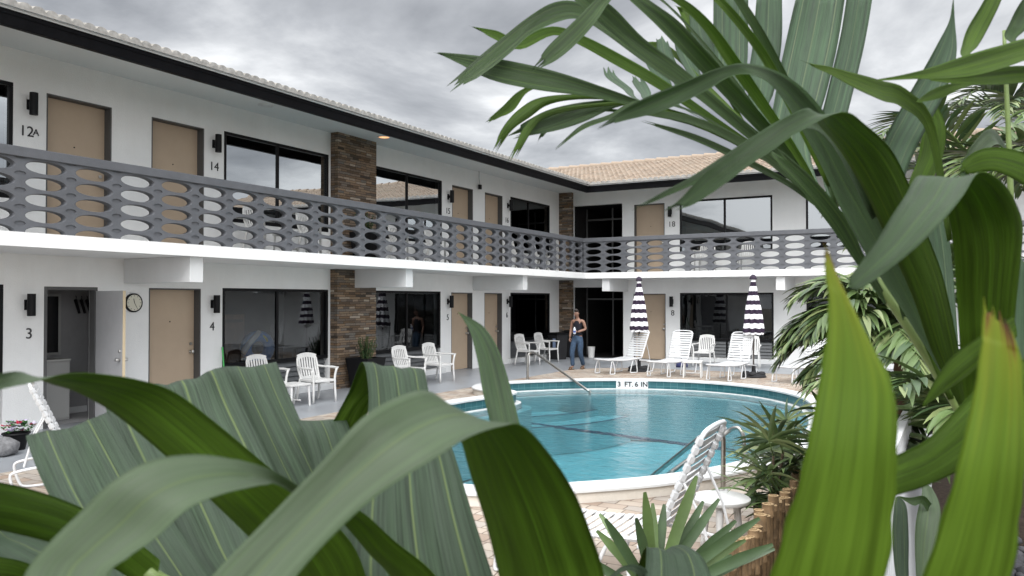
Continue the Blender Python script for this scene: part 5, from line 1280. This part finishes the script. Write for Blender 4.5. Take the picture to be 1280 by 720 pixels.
# three smooth arching blades in front
leaf('leaf',P1,[(-70,480,-70,502,.46),(-30,472,-30,494,.47),(0,467,0,487,.48),(22,463.5,40,478,.50),(38,468,85,467,.53),(62,479,120,466,.56),(97,491,175,474,.58),(144,518,220,490,.60),(210,572,274,531,.62),(267,628,334,581,.64),(303,663,395,632,.67),(345,705,445,690,.70),(390,770,470,770,.74)],LTOPS,LUND,camber=.14,base=E_)
leaf('leaf',P1,[(10,790,150,790,.36),(30,720,135,722,.37),(62,678,160,697,.375),(100,640,195,672,.38),(140,601,235,636,.385),(190,573.5,275,618.5,.395),(250,566,310,610,.41),(305,576,332,606,.43),(352,594,349,607,.47),(400,628,395,632,.52),(432,658,447,637,.57),(460,690,495,678,.61),(490,724,545,720,.64),(510,790,580,785,.67)],LTOPS,LUND,camber=.14,base=E_)
leaf('leaf',P1,[(215,790,325,790,.36),(265,720,370,720,.37),(330,652,425,660,.38),(400,580,480,613,.39),(450,525,545,572,.40),(490,500,585,548,.415),(530,489,625,534,.44),(556,503,655,532,.48),(573,540,690,570,.52),(590,600,718,615,.55),(608,655,738,665,.57),(624,720,756,722,.59),(640,800,765,800,.60)],LTOPS,LUND,camber=.16,base=S_)

# small bent blade at the bottom centre
crown2=at(850,900,d=.85); gp2=Vector((crown2.x,crown2.y,0))
P2=empty('young_palm',tuple(gp2),0,'short folded broad leaf poking up at the bottom centre edge','palm'); stem(P2,gp2,crown2,.04,.03)
leaf('leaf',P2,[(790,740,840,735,.98),(797,708,845,692,.95),(803,690,850,680,.92),(808,682,872,689,.88),(808,697,884,705,.86),(806,725,890,728,.83),(805,780,890,780,.82)],LPL[2],LUND,show='under',camber=.12,nrib=2,pleat=.1,base=('e',crown2))
leaf('leaf',P2,[(762,720,764,724,.80),(778,708,782,713,.82),(795,706,797,718,.83),(810,715,800,735,.84),(820,750,800,760,.85)],LPL[1],LUND,camber=.1,base=('e',crown2))

# --- yellow-green broken blades close to the camera on the right
crown3=at(1120,1250,d=.62); gp3=Vector((crown3.x,crown3.y,0))
P3=empty('cut_leaf_palm',tuple(gp3),0,'two upright yellow-green blades with torn brown tips, very close on the right','palm'); stem(P3,gp3,crown3,.04,.03)
leaf('leaf',P3,[(930,810,1090,810,.42),(962,720,1106,720,.41),(985,645,1117,640,.405),(1008,560,1120,562,.40),(1024,475,1117,492,.40),(1034,410,1098,448,.40),(1035,365,1075,402,.40),(1031,332,1053,358,.40),(1029,308,1037,318,.40)],LTOP,LYEL,show='under',camber=.10,k=9,nx=18,jag=.0,rag=.0022,fray=(0,.006),base=('s',crown3))
leaf('leaf',P3,[(1120,810,1235,810,.42),(1152,720,1262,722,.41),(1174,655,1272,660,.405),(1195,580,1279,590,.40),(1213,500,1281,515,.40),(1222,445,1277,458,.40),(1227,410,1270,428,.40),(1230,380,1261,408,.40)],LTOP,LYEL,show='under',camber=.10,k=9,nx=18,rag=.0014,fray=(0,.007),base=('s',crown3))
leaf('leaf',P3,[(1080,590,1090,625,.62),(1120,570,1122,618,.62),(1160,548,1165,604,.64),(1205,500,1210,580,.66),(1240,470,1250,540,.68),(1300,440,1310,500,.7)],LTOP,LUND,show='under',camber=.2,base=None)
leaf('leaf',P3,[(1152,507,1154,509,.80),(1168,476,1176,494,.80),(1184,452,1198,480,.80),(1205,433,1218,464,.80),(1228,418,1240,445,.80),(1265,395,1270,420,.82)],LTOP,LUND,show='under',camber=.15,base=None)

# --- big arching palm on the right
crown4=at(1225,640,d=1.25); gp4=Vector((crown4.x,crown4.y,0))
P4=empty('arching_palm',tuple(gp4),0,'large palm with arching leaves and a fan of leaflets filling the upper right','palm'); stem(P4,gp4,crown4,.055,.04)
rc=[at(*q[:2],d=q[2]) for q in ((1225,640,1.25),(1208,530,1.25),(1175,470,1.26),(1140,415,1.27),(1098,355,1.29),(1062,308,1.31),(1035,266,1.33),(1012,232,1.35),(990,205,1.37))]
mb=MB(); mb.tube(rc,[.012]*3+[.011,.009,.007,.005,.004,.003],8,smooth=4); ro=mb.build('rachis',RACH,smooth=True); ro.parent=P4; ro.matrix_parent_inverse=Matrix.Translation(-P4.location)
def lf(rows, top=LFAN, under=LFANU, show='top', d0=None, **kw):
    kw.setdefault('camber',.22); kw.setdefault('nx',8); kw.setdefault('k',5); kw.setdefault('fray',(.022,0))
    return leaf('leaflet',P4,rows,top,under,show,**kw)
D=1.35
# leaflets to the left (tip first)
lf([(542,65,543,66,1.30),(557,66,570,77,1.30),(600,70,613,99,1.31),(642,77,671,112,1.32),(692,89,730,120,1.33),(744,106,779,130,1.34),(800,126,830,139,1.35),(880,160,895,165,1.36),(985,215,988,220,1.37)])
lf([(563,104,572,113,1.28),(595,74,610,88,1.29),(630,45,640,64,1.30),(662,20,662,44,1.31),(692,3,695,28,1.33),(722,2,722,24,1.35),(760,20,750,38,1.36),(830,75,815,85,1.37),(930,150,920,156,1.37),(1000,212,998,218,1.37)],LFAN,LFANU,'top')
lf([(593,34,594,35,1.42),(620,38,618,49,1.42),(645,46,650,62,1.42),(690,33,692,44,1.42),(728,44,724,56,1.42),(780,70,774,84,1.42),(830,100,824,112,1.41),(900,150,895,158,1.40),(990,212,988,220,1.38)],LFANU,LFANU)
lf([(668,83,672,87,1.22),(683,60,697,74,1.22),(705,38,722,53,1.22),(726,18,745,27,1.22),(747,-3,764,0,1.23),(775,-22,785,-15,1.24),(830,0,835,8,1.27),(920,100,920,108,1.33),(1005,220,1003,226,1.36)])
lf([(700,-25,690,-28,1.26),(745,-5,720,2,1.26),(770,12,752,30,1.27),(805,48,790,62,1.29),(850,82,838,96,1.31),(900,125,885,133,1.33),(960,180,950,186,1.36),(1008,228,1006,234,1.37)])
lf([(780,-25,765,-20,1.20),(812,0,789,2,1.20),(848,26,817,28,1.21),(882,62,852,64,1.23),(915,100,888,102,1.26),(960,152,934,150,1.30),(1010,215,1000,216,1.35),(1022,240,1020,244,1.36)],label='leaflet with a burnt brown edge')
lf([(830,-15,815,-15,1.14),(868,8,850,8,1.15),(898,38,880,38,1.17),(924,74,908,80,1.20),(955,120,940,124,1.25),(1000,190,990,192,1.31),(1035,255,1030,258,1.35)],LBRT,LBRT)
lf([(890,-15,876,-15,1.16),(916,10,903,12,1.17),(945,45,934,50,1.20),(968,80,958,86,1.24),(1000,140,990,146,1.29),(1040,230,1034,234,1.34)],LBRT,LBRT)
lf([(920,-15,908,-15,1.2),(950,30,938,34,1.22),(980,85,970,90,1.26),(1020,170,1012,172,1.32),(1048,260,1044,262,1.35)],LFAN,LFANU)
lf([(616,187,623,187,1.40),(628,160,640,163,1.40),(648,137,662,147,1.41),(676,122,688,130,1.42),(725,118,735,124,1.42),(785,124,790,130,1.42),(880,155,884,160,1.41),(985,212,985,217,1.39)],LFAN,LFANU,'under')
lf([(637,166,648,171,1.38),(660,150,692,164,1.38),(690,136,730,152,1.39),(738,127,770,134,1.40),(790,127,805,133,1.40),(880,158,884,163,1.40),(990,216,990,220,1.38)])
lf([(636,199,645,198,1.36),(645,180,657,177,1.36),(656,158,668,160,1.37),(678,141,684,146,1.38),(730,130,735,135,1.39),(800,130,804,134,1.40),(890,164,892,168,1.40),(990,216,990,219,1.38)],LFAN,LFANU,'under')
lf([(610,149,619,150,1.45),(628,133,642,138,1.45),(650,113,660,115,1.45),(680,106,688,110,1.45),(760,118,765,122,1.44),(880,150,882,154,1.42),(990,212,990,215,1.39)],LFANU,LFAN)
lf([(670,180,672,179,1.45),(677,165,683,166,1.45),(690,150,696,152,1.45),(740,135,745,139,1.44),(860,152,862,156,1.42),(985,212,985,216,1.39)],LFAN,LFANU)
lf([(699,181,701,182,1.25),(727,156,731,161,1.25),(762,143,768,147,1.26),(800,125,806,129,1.28),(870,140,874,144,1.32),(985,208,988,211,1.37)],LFAN,LFANU)
lf([(780,138,782,142,1.30),(838,140,836,148,1.30),(880,150,878,160,1.31),(920,168,916,178,1.32),(960,192,957,202,1.33),(1015,240,1012,246,1.36)])
lf([(805,150,806,154,1.33),(870,168,868,176,1.34),(930,195,928,204,1.35),(985,225,983,232,1.36),(1025,255,1022,260,1.36)])
# grey-green upright leaflets behind
lb=lambda rows,k_=1: lf(rows,LBACK[k_],LBACK[k_],nrib=k_,pleat=.10 if k_>1 else 0,camber=.1)
lb([(892,-15,936,-15,1.7),(893,60,935,70,1.68),(902,110,932,118,1.64),(940,150,950,152,1.58),(1010,225,1015,227,1.42)],2)
lb([(946,-12,978,-12,1.72),(941,55,977,55,1.70),(935,105,968,112,1.66),(945,150,962,152,1.6),(1025,245,1030,246,1.42)],1)
lb([(997,-12,1058,-12,1.70),(982,55,1048,52,1.68),(970,115,1032,120,1.64),(966,168,1014,178,1.58),(1000,215,1020,220,1.48),(1040,270,1044,272,1.38)],3)
lb([(1060,-12,1092,-12,1.72),(1050,48,1080,58,1.70),(1036,108,1063,128,1.66),(1022,172,1048,188,1.6),(1030,230,1042,236,1.48),(1055,295,1060,297,1.38)],1)
for (tx,ty,wd,bx,by) in ((872,18,20,905,115),(850,42,16,880,120),(828,48,16,862,128),(812,60,15,845,128),(795,95,14,815,128),(760,85,12,800,125)):
    lb([(tx-wd/2,ty,tx+wd/2,ty+2,1.78),(tx-wd*.6+5,ty+(by-ty)*.3,tx+wd*.6+5,ty+(by-ty)*.3,1.76),(tx+(bx-tx)*.6-wd/2,ty+(by-ty)*.65,tx+(bx-tx)*.6+wd/2,ty+(by-ty)*.65,1.72),(bx-3,by,bx+3,by+2,1.66),((bx+985)/2-1,(by+205)/2,(bx+985)/2+1,(by+205)/2+2,1.52),(985,205,987,207,1.39)])
lf([(845,8,847,9,1.8),(858,12,852,22,1.8),(868,30,858,36,1.79),(880,60,874,62,1.76),(930,150,926,152,1.6)],LBRT,LBRT)
lf([(790,58,792,60,1.8),(815,52,818,62,1.8),(840,60,838,68,1.78),(880,100,876,104,1.7),(960,180,958,183,1.5)],LBRT,LBRT)
# right-hand grey leaf and its dark neighbour
lf([(1191,5,1192,6,1.25),(1186,28,1194,30,1.25),(1172,55,1196,70,1.24),(1150,95,1182,115,1.22),(1125,138,1163,152,1.20),(1104,178,1140,200,1.18),(1095,225,1125,250,1.17),(1110,300,1130,310,1.18),(1165,440,1172,442,1.22)],LBACK[2],LFANU,nrib=2,pleat=.06)
lf([(1160,142,1172,130,1.32),(1152,172,1182,160,1.31),(1146,202,1178,196,1.30),(1135,232,1162,232,1.28),(1125,290,1140,295,1.27),(1160,420,1166,422,1.26)],LTOP,LUND,'under',camber=.3)
lf([(1007,77,1009,79,1.05),(1017,80,1020,85,1.05),(1036,83,1042,95,1.05),(1070,92,1072,112,1.06),(1100,100,1104,126,1.08),(1135,112,1128,134,1.12),(1170,160,1160,170,1.17),(1190,300,1184,302,1.2)],LBRT,LFAN,'top',label='bright leaflet with a black withered tip')
# leaflets leaving the rachis low down
for rows in ([(962,196,980,190,1.22),(1000,236,1022,228,1.23),(1040,285,1060,276,1.25),(1075,335,1085,330,1.27),(1100,362,1104,360,1.29)],
             [(1035,175,1048,170,1.12),(1058,225,1078,218,1.15),(1085,285,1106,278,1.19),(1112,345,1126,341,1.24),(1130,405,1134,402,1.27)],
             [(1020,245,1034,244,1.28),(1048,292,1064,290,1.28),(1075,335,1088,334,1.28),(1105,380,1112,378,1.28)],
             [(1075,260,1092,250,1.3),(1095,320,1120,312,1.3),(1118,380,1136,375,1.29),(1138,420,1144,418,1.28)]):
    lf(rows,LFAN,LFANU,'top',camber=.3)
# long arching leaf, left tip
lf([(755,155,757,157,.92),(770,143,780,151,.92),(800,125,830,138,.91),(850,104,882,114,.90),(900,84.5,918,94,.89),(936,79,952,97,.89),(980,93,975,120,.92),(1015,122,1000,160,.96),(1048,165,1025,205,1.0),(1082,220,1055,268,1.05),(1118,290,1092,332,1.10),(1150,360,1130,392,1.15),(1190,470,1182,475,1.2)],LTOP,LFANU,'top',camber=.25)
# arching leaf with a forked tip
lf([(833,262,846,262,.74),(852,247,868,255,.74),(880,217,902,233,.735),(917,191,938,206,.73),(956,163,967,187,.73),(988,143,997,166,.735),(1012,136,1052,140,.75),(1022,153,1082,155,.79),(1049,187,1112,183,.84),(1080,238,1136,230,.89),(1108,298,1155,282,.95),(1138,365,1178,345,1.02),(1165,440,1195,425,1.1),(1205,520,1212,520,1.2)],LTOP,LFANU,'top',camber=.2,nx=12)
lf([(799,257,801,259,.80),(830,239,834,245,.80),(862,222,870,229,.80),(905,194,910,204,.80),(945,168,950,180,.80),(990,146,1000,160,.82),(1040,165,1040,180,.85),(1100,270,1090,275,.95)],LTOP,LFAN,'top',camber=.2)
# broad leaf bent over at the right
lf([(1215,620,1250,620,.95),(1203,480,1262,450,.86),(1196,380,1271,375,.82),(1192,318,1278,292,.78),(1184,262,1270,254,.74),(1170,228,1252,228,.69),(1148,219,1225,216,.64),(1131,246,1205,242,.60),(1114,271,1182,271,.575),(1096,300,1152,303,.56),(1078,325,1113,336,.55),(1064,345,1078,360,.545),(1061,356,1066,362,.545)],LTOP,LUND,'under',camber=.12,nx=14,k=8)
lf([(1195,216,1198,219,.95),(1207,198,1215,217,.95),(1225,187,1240,214,.95),(1250,185,1262,222,.96),(1280,192,1285,238,.98),(1310,215,1310,270,1.0),(1330,300,1320,330,1.05)],LTOP,LUND,'under',camber=.2)
lf([(1198,206,1205,212,1.05),(1218,178,1228,194,1.05),(1236,161,1247,180,1.06),(1250,170,1262,195,1.1),(1270,210,1276,225,1.15)],LTOPS,LFANU,'top',camber=.3)
lf([(1255,330,1300,300,1.0),(1248,420,1300,400,1.0),(1252,500,1300,500,1.0),(1255,600,1290,600,1.05)],LBACK[2],LFANU,nrib=2,camber=.1)
# background blades behind the bent leaf
lf([(1150,262,1180,262,1.35),(1156,330,1190,325,1.33),(1164,400,1196,395,1.3),(1180,480,1202,478,1.28),(1205,540,1210,540,1.25)],LBACK[2],LFANU,nrib=2)
lf([(1120,330,1150,318,1.22),(1136,385,1168,372,1.22),(1158,440,1180,430,1.23),(1185,500,1192,498,1.24)],LFAN,LFANU,'under')
# leaves coming in from the right edge, with their own stalk
crown5=at(1420,420,d=1.2); gp5=Vector((crown5.x,crown5.y,0))
P5=empty('bright_palm',tuple(gp5),0,'bright green leaves reaching in from the upper right corner','palm'); stem(P5,gp5,crown5,.05,.03)
def lg(rows,top=LBRT,under=LBRT,show='top',**kw):
    kw.setdefault('camber',.22); kw.setdefault('nx',8); kw.setdefault('k',5); return leaf('leaflet',P5,rows,top,under,show,**kw)
lg([(1097,99,1100,101,.95),(1130,93,1140,99,.95),(1165,84,1180,98,.95),(1205,70,1220,94,.96),(1250,57,1260,83,.97),(1300,45,1310,68,1.0),(1400,40,1400,60,1.05)],base=('e',crown5))
lg([(1160,97,1165,101,1.0),(1190,93,1200,105,1.0),(1230,86,1245,106,1.0),(1285,82,1290,103,1.02),(1350,90,1350,110,1.05)],base=('e',crown5))
lg([(1145,127,1150,128,1.02),(1165,112,1178,122,1.02),(1190,104,1205,110,1.02),(1230,98,1240,103,1.03),(1300,95,1300,101,1.05)])
lg([(1238,-15,1258,-15,1.1),(1226,8,1247,12,1.1),(1210,35,1232,42,1.1),(1203,55,1222,58,1.08),(1202,70,1213,68,1.06),(1225,78,1232,74,1.04),(1280,72,1283,68,1.03)])
lg([(1290,-15,1310,-15,1.12),(1274,5,1297,10,1.12),(1262,28,1285,34,1.12),(1257,48,1270,50,1.1),(1290,60,1295,56,1.08),(1340,70,1342,66,1.06)],LFAN,LFANU)
mb=MB(); mb.tube([at(1255,38,d=1.5),at(1258,110,d=1.5),at(1262,200,d=1.5),at(1266,320,d=1.5),at(1275,460,d=1.5),at(1300,700,d=1.5)],[.003,.004,.0055,.006,.007,.008],8,smooth=3); o_=mb.build('stalk',RACH,smooth=True); o_.parent=P5; o_.matrix_parent_inverse=Matrix.Translation(-P5.location)
# pale leaves low beside the fence
crown6=at(1150,860,d=1.6); gp6=Vector((crown6.x,crown6.y,0))
P6=empty('pale_leaf_plant',tuple(gp6),0,'pale folded leaves beside the white fence, low between the two cut blades','plant'); stem(P6,gp6,crown6,.03,.02)
leaf('leaf',P6,[(1152,603,1156,604,1.8),(1152,618,1166,612,1.78),(1147,640,1176,640,1.74),(1144,670,1172,690,1.7),(1145,720,1165,730,1.66),(1150,800,1156,800,1.6)],LTOPS,LFANU,camber=.25,base=('e',crown6))
leaf('leaf',P6,[(1120,622,1122,620,1.8),(1117,640,1133,632,1.78),(1116,670,1136,670,1.75),(1120,720,1136,720,1.7),(1135,800,1142,800,1.62)],LPL[2],LUND,camber=.25,base=('e',crown6))
leaf('leaf',P6,[(1123,620,1124,622,1.7),(1138,622,1142,632,1.7),(1155,620,1152,630,1.72),(1165,630,1160,640,1.75)],LFAN,LFANU,camber=.2)

# ------------------------------------------------------------------ mid-distance palms and lady palms (built by growing, not tracing)
GP=[mat('palm_leaf_a',(.080,.125,.040),.42,.4,var=.3,vscale=5),mat('palm_leaf_b',(.15,.185,.075),.42,.4,var=.3,vscale=5),mat('palm_leaf_c',(.045,.078,.032),.42,.4,var=.3,vscale=5)]
def strap(mb, b, d, up, L, w, droop, segs=5, fold=.25, mi=0, blunt=False):
    """one narrow folded leaflet curving down under its weight"""
    d=d.normalized(); p=b.copy(); pts=[]
    for s in range(segs+1):
        t=s/segs; pts.append((p.copy(), w*(math.sin(PI*min(1,.12+t*.95))**.7 if t<1 else .03) if not blunt else w*((.45+.55*math.sin(min(1,t*2)*PI/2)) if t<.86 else .72 if t<1 else .30)))
        d=(d+Vector((0,0,-droop/segs))).normalized(); p+=d*L/segs
    vs=[]
    for i,(q,ww) in enumerate(pts):
        t=(pts[min(i+1,segs)][0]-pts[max(i-1,0)][0]).normalized(); sd=t.cross(up)
        if sd.length<1e-3: sd=t.cross(Vector((1,0,0)))
        sd.normalize(); nn=sd.cross(t)
        vs+=[q-sd*ww/2+nn*ww*fold,q,q+sd*ww/2+nn*ww*fold]
    mb.add(vs,[(i*3+j,i*3+j+1,(i+1)*3+j+1,(i+1)*3+j) for i in range(segs) for j in (0,1)],mi)
def frond(parent, base, dirv, L, droop, nl, ll, lw, rnd, twist=0, name='frond', ldroop=.9):
    mb=MB(); d=Vector(dirv).normalized(); p=Vector(base); pts=[p.copy()]; ds=[d.copy()]; K=14
    for i in range(K):
        d=(d+Vector((0,0,-droop/K*(.4+1.2*i/K)))).normalized(); p=p+d*L/K; pts.append(p.copy()); ds.append(d.copy())
    mb.tube(pts,[.014,.003],6,mi=3)
    for i in range(nl):
        t=.22+.78*i/(nl-1); f=t*K; j=min(K-1,int(f)); q=pts[j].lerp(pts[j+1],f-j); dd=ds[j]
        sd=dd.cross(Vector((0,0,1)))
        if sd.length<.05: sd=Vector((1,0,0))
        sd.normalize(); up=sd.cross(dd)
        for s in (-1,1):
            l=ll*(math.sin(PI*(.15+.8*t))**.6)*rnd.uniform(.85,1.1)
            dr=(sd*s*rnd.uniform(.75,1)+dd*(.45+.9*t)+up*rnd.uniform(.05,.5))
            strap(mb,q,dr,up,l,lw*rnd.uniform(.8,1.15),ldroop*rnd.uniform(.6,1.3),5,.2,rnd.choice((0,0,1,2)))
    o=mb.build(name,GP+[RACH],recalc=False,smooth=True); o.parent=parent; return o
rnd=random.Random(21)
q=at(1127,470,d=5.6); gx=Vector((q.x,q.y,0.008))
PM=empty('clump_palm',tuple(gx),0,'bushy drooping palm growing in the bed beyond the white fence','palm')
TR=mat('palm_trunk',(.16,.10,.065),.85,.2,var=.4,vscale=10,bump=.6,bscale=30)
mb=MB(); prof=[]
for i in range(34): z=i*.05; prof+= [(.062-.008*i/26,z),(.056-.008*i/26,z+.04)]
mb.lathe((0,0,0),prof,16); mb.build('trunk',TR,PM,smooth='auto')
top=Vector((0,0,1.68))
cr_=M3@Vector((1,0,0)); cf=Vector((-math.sin(YAW),math.cos(YAW),0))
for (a,b,el,L,dr) in ((-1,.0,.9,1.25,1.9),(-1,.35,.55,1.2,1.6),(-1,-.4,.75,1.15,1.8),(-.8,-.7,1.2,1.1,2.0),(-.6,.7,1.3,1.1,1.9),(-1,.1,1.6,1.2,2.1),(-.5,-.9,.5,1.0,1.6),(.3,-.8,1.2,1.1,1.8),(.7,.3,1.1,1.1,1.8),(.2,.9,1.3,1.1,1.8),(-.9,-.1,.25,1.0,1.2),(.8,-.5,.9,1.1,1.7),(-.3,-.9,.1,.9,1.2),(-1,.2,.6,1.2,1.7),(-.95,-.25,1.0,1.15,1.9),(-.7,.5,.6,1.1,1.6),(-.9,-.6,.6,1.1,1.6),(-1,.55,1.1,1.15,1.9)):
    frond(PM,top+Vector((0,0,rnd.uniform(-.2,.1))),cr_*a+cf*b+Vector((0,0,el)),L*(.74 if a<-.4 else .95),dr,30,.36,.042,rnd)
q=at(1215,470,d=4.7); PN=empty('clump_palm',(q.x,q.y,.008),0,'dark low palm crowding the bed behind the right-hand cut blade','palm')
mb=MB(); mb.lathe((0,0,0),[(.05-.01*i/20+(.004 if i%2 else 0),i*.05) for i in range(22)],14); mb.build('trunk',TR,PN,smooth=True)
for k in range(17):
    aa=2*PI*k/17+rnd.uniform(-.2,.2); frond(PN,(0,0,1.03+rnd.uniform(-.15,.05)),(math.cos(aa),math.sin(aa),rnd.uniform(.3,1.5)),rnd.uniform(.8,1.05),1.5,20,.40,.05,rnd)
for (a,b,el,L,dr) in ((1,-.1,.2,.8,1.3),(.8,-.6,.1,.8,1.2),(.5,-.9,.3,.9,1.4),(1,.3,.5,.9,1.5),(.1,-1,.0,.8,1.1)):
    frond(PM,top+Vector((0,0,-.25)),cr_*a+cf*b+Vector((0,0,el)),L,dr,24,.34,.042,rnd)
# palms at the far right
for (px,py,dd,lab,hh) in ((1235,420,8.0,'feathery palm rising behind the leaves at the right edge, nearer one',3.1),(1300,430,10.5,'feathery palm rising behind the leaves at the right edge, farther one',4.2)):
    q=at(px,py,d=dd); o=empty('feather_palm',(q.x,q.y,.008),0,lab,'palm','feathery palms at the right edge')
    mb=MB(); mb.lathe((0,0,0),[(.09-.02*i/40,i*hh/40+ (0 if i%2 else .012)) for i in range(41)],14); mb.build('trunk',TR,o,smooth=True)
    for k in range(15):
        a=2*PI*k/15+rnd.uniform(-.2,.2); e=rnd.uniform(.1,1.8); frond(o,(0,0,hh-.05),(math.cos(a),math.sin(a),e),rnd.uniform(1.3,1.7),1.5+e*.3,26,.5,.05,rnd,ldroop=.5)
def lady_palm(loc, h, nst, lab, seed, pot=False, fl=.26, fw=.032, spread=.22):
    rnd=random.Random(seed); o=empty('lady_palm',loc,0,lab,'plant')
    st=MB()
    for s in range(nst):
        a=rnd.uniform(0,2*PI); rr=rnd.uniform(.02,spread*.6); b=Vector((rr*math.cos(a),rr*math.sin(a),0)); hh=h*rnd.uniform(.45,1); t=b+Vector((math.cos(a)*spread*.7,math.sin(a)*spread*.7,hh))
        st.tube([b,b.lerp(t,.5)+Vector((0,0,hh*.08)),t],[.012,.009],6)
        for k in range(6):
            f=.45+.55*k/5; c=b.lerp(t,f); aa=a+k*2.4+rnd.uniform(-.4,.4); el=rnd.uniform(.15,.9)+(.8 if k==5 else 0)
            d=Vector((math.cos(aa),math.sin(aa),el)).normalized(); pl_=.14*rnd.uniform(.7,1.3); e=c+d*pl_
            st.tube([c,c.lerp(e,.6)+Vector((0,0,.012)),e],.004,5,mi=1)
            lfm=MB(); nf=rnd.choice((7,8,9)); sd=d.cross(Vector((0,0,1))).normalized(); up=sd.cross(d)
            for q in range(nf):
                th_=R(-105+210*q/(nf-1)); dr=d*math.cos(th_)+sd*math.sin(th_)+up*.18
                strap(lfm,e,dr,up,fl*rnd.uniform(.75,1.1)*(1-.18*abs(th_)/1.8),fw*rnd.uniform(.8,1.1),.75*rnd.uniform(.5,1.4),5,.18,rnd.choice((0,0,2,1)))
            lfm.build('fan_leaf',GP,o,recalc=False,smooth=True)
    st.build('stems',[mat('cane_fibre',(.07,.05,.03),.9,bump=.5),RACH],o,smooth=True)
    return o
lpo=lady_palm((-1.34,6.68,.004),.95,9,'lady palm in a low black planter between round table and bamboo edging',4,fl=.43,fw=.036,spread=.38)
mb=MB(); mb.lathe((0,0,0),[(.15,0),(.18,.26),(.19,.265),(.185,.28),(.165,.28),(.16,.22),(.001,.21)],4); po_=mb.build('planter_box',BLKMETAL,lpo,bevel=.006); po_.rotation_euler=(0,0,PI/4)
lady_palm((-.66,7.6,.008),.62,5,'smaller lady palm farther along the bed behind the first',9,fl=.26,fw=.028,spread=.3)
# strap-leaved clump at the bottom centre
q=at(818,735,d=3.3); o=empty('strap_leaf_plant',(q.x,q.y,.008),0,'clump of glossy strap leaves at the bottom centre before the near lounger','plant')
mb=MB(); mb.tube([(0,0,0),(0,0,q.z-.05)],[.03,.02],8); mb.build('stem',STEM,o,smooth=True)
rnd=random.Random(31); b0=Vector((0,0,q.z-.06))
for (dx,dz,L,w_) in ((-.55,1,.42,.052),(-.12,1,.46,.055),(.30,1,.50,.06),(.72,.85,.52,.055),(1.0,.7,.50,.055),(1.0,.55,.36,.05),(-.8,.6,.36,.045),(-1.0,.25,.34,.045),(.5,.5,.42,.05),(.1,.7,.36,.05),(-.3,.45,.34,.05),(.85,.15,.30,.05),(-.2,.9,.40,.05),(.45,.9,.42,.05),(-.9,-.05,.3,.04),(.2,.3,.36,.045),(.62,.75,.44,.05),(.85,.5,.5,.05),(-.42,.8,.38,.05),(.02,1,.36,.05),(.38,.7,.46,.05),(-.65,.3,.36,.05),(.6,.3,.4,.05)):
    m=MB(); d=cr_*dx+Vector((0,0,dz))+cf*rnd.uniform(-.35,.35); strap(m,b0,d,(-cf+Vector((0,0,.3))),L*1.08,w_*.80,.22*rnd.uniform(.3,1.5),8,.16,rnd.choice((0,2,2)),True); m.build('strap_leaf',GP,o,recalc=False,smooth=True)

# white corrugated fence running away along the bed
FX=-.30
fo=empty('white_fence',(FX,5,.008),0,'white corrugated metal fence with screws behind the cut yellow-green blades','fence')
m=MB(); yy=[3.4+i*.0125 for i in range(int(6.2/.0125))]; vs=[]
for y in yy:
    ph=(y/.10)%1; x=.030*(1 if ph<.35 else (1-(ph-.35)/.15 if ph<.5 else (-0 if ph<.85 else (ph-.85)/.15)))
    vs+=[(x,y-5,.02),(x,y-5,1.17)]
m.add(vs,[(2*i,2*i+2,2*i+3,2*i+1) for i in range(len(yy)-1)]); ob=m.build('panel',mat('white_painted_metal',(.48,.49,.50),.45,.4,var=.05),fo,recalc=False); sm=ob.modifiers.new('thick','SOLIDIFY'); sm.thickness=.003
m=MB(); m.box((-.025,-1.6,1.16),(.03,4.6,1.20)); m.build('top_cap',TRIM,fo,bevel=.004)
for y in (3.5,5.2,6.9,8.6): 
    m=MB(); m.box((-.05,y-5-.03,0),(-.006,y-5+.03,1.158)); m.build('post',TRIM,fo)
m=MB()
for y in [3.47+.55*i for i in range(11)]:
    for z in (.30,1.02): m.lathe((0,0,0),[(0,0)],3) if False else m.tube([(.012,y-5,z),(.018,y-5,z)],.007,8)
m.build('screws',BLKMETAL,fo)
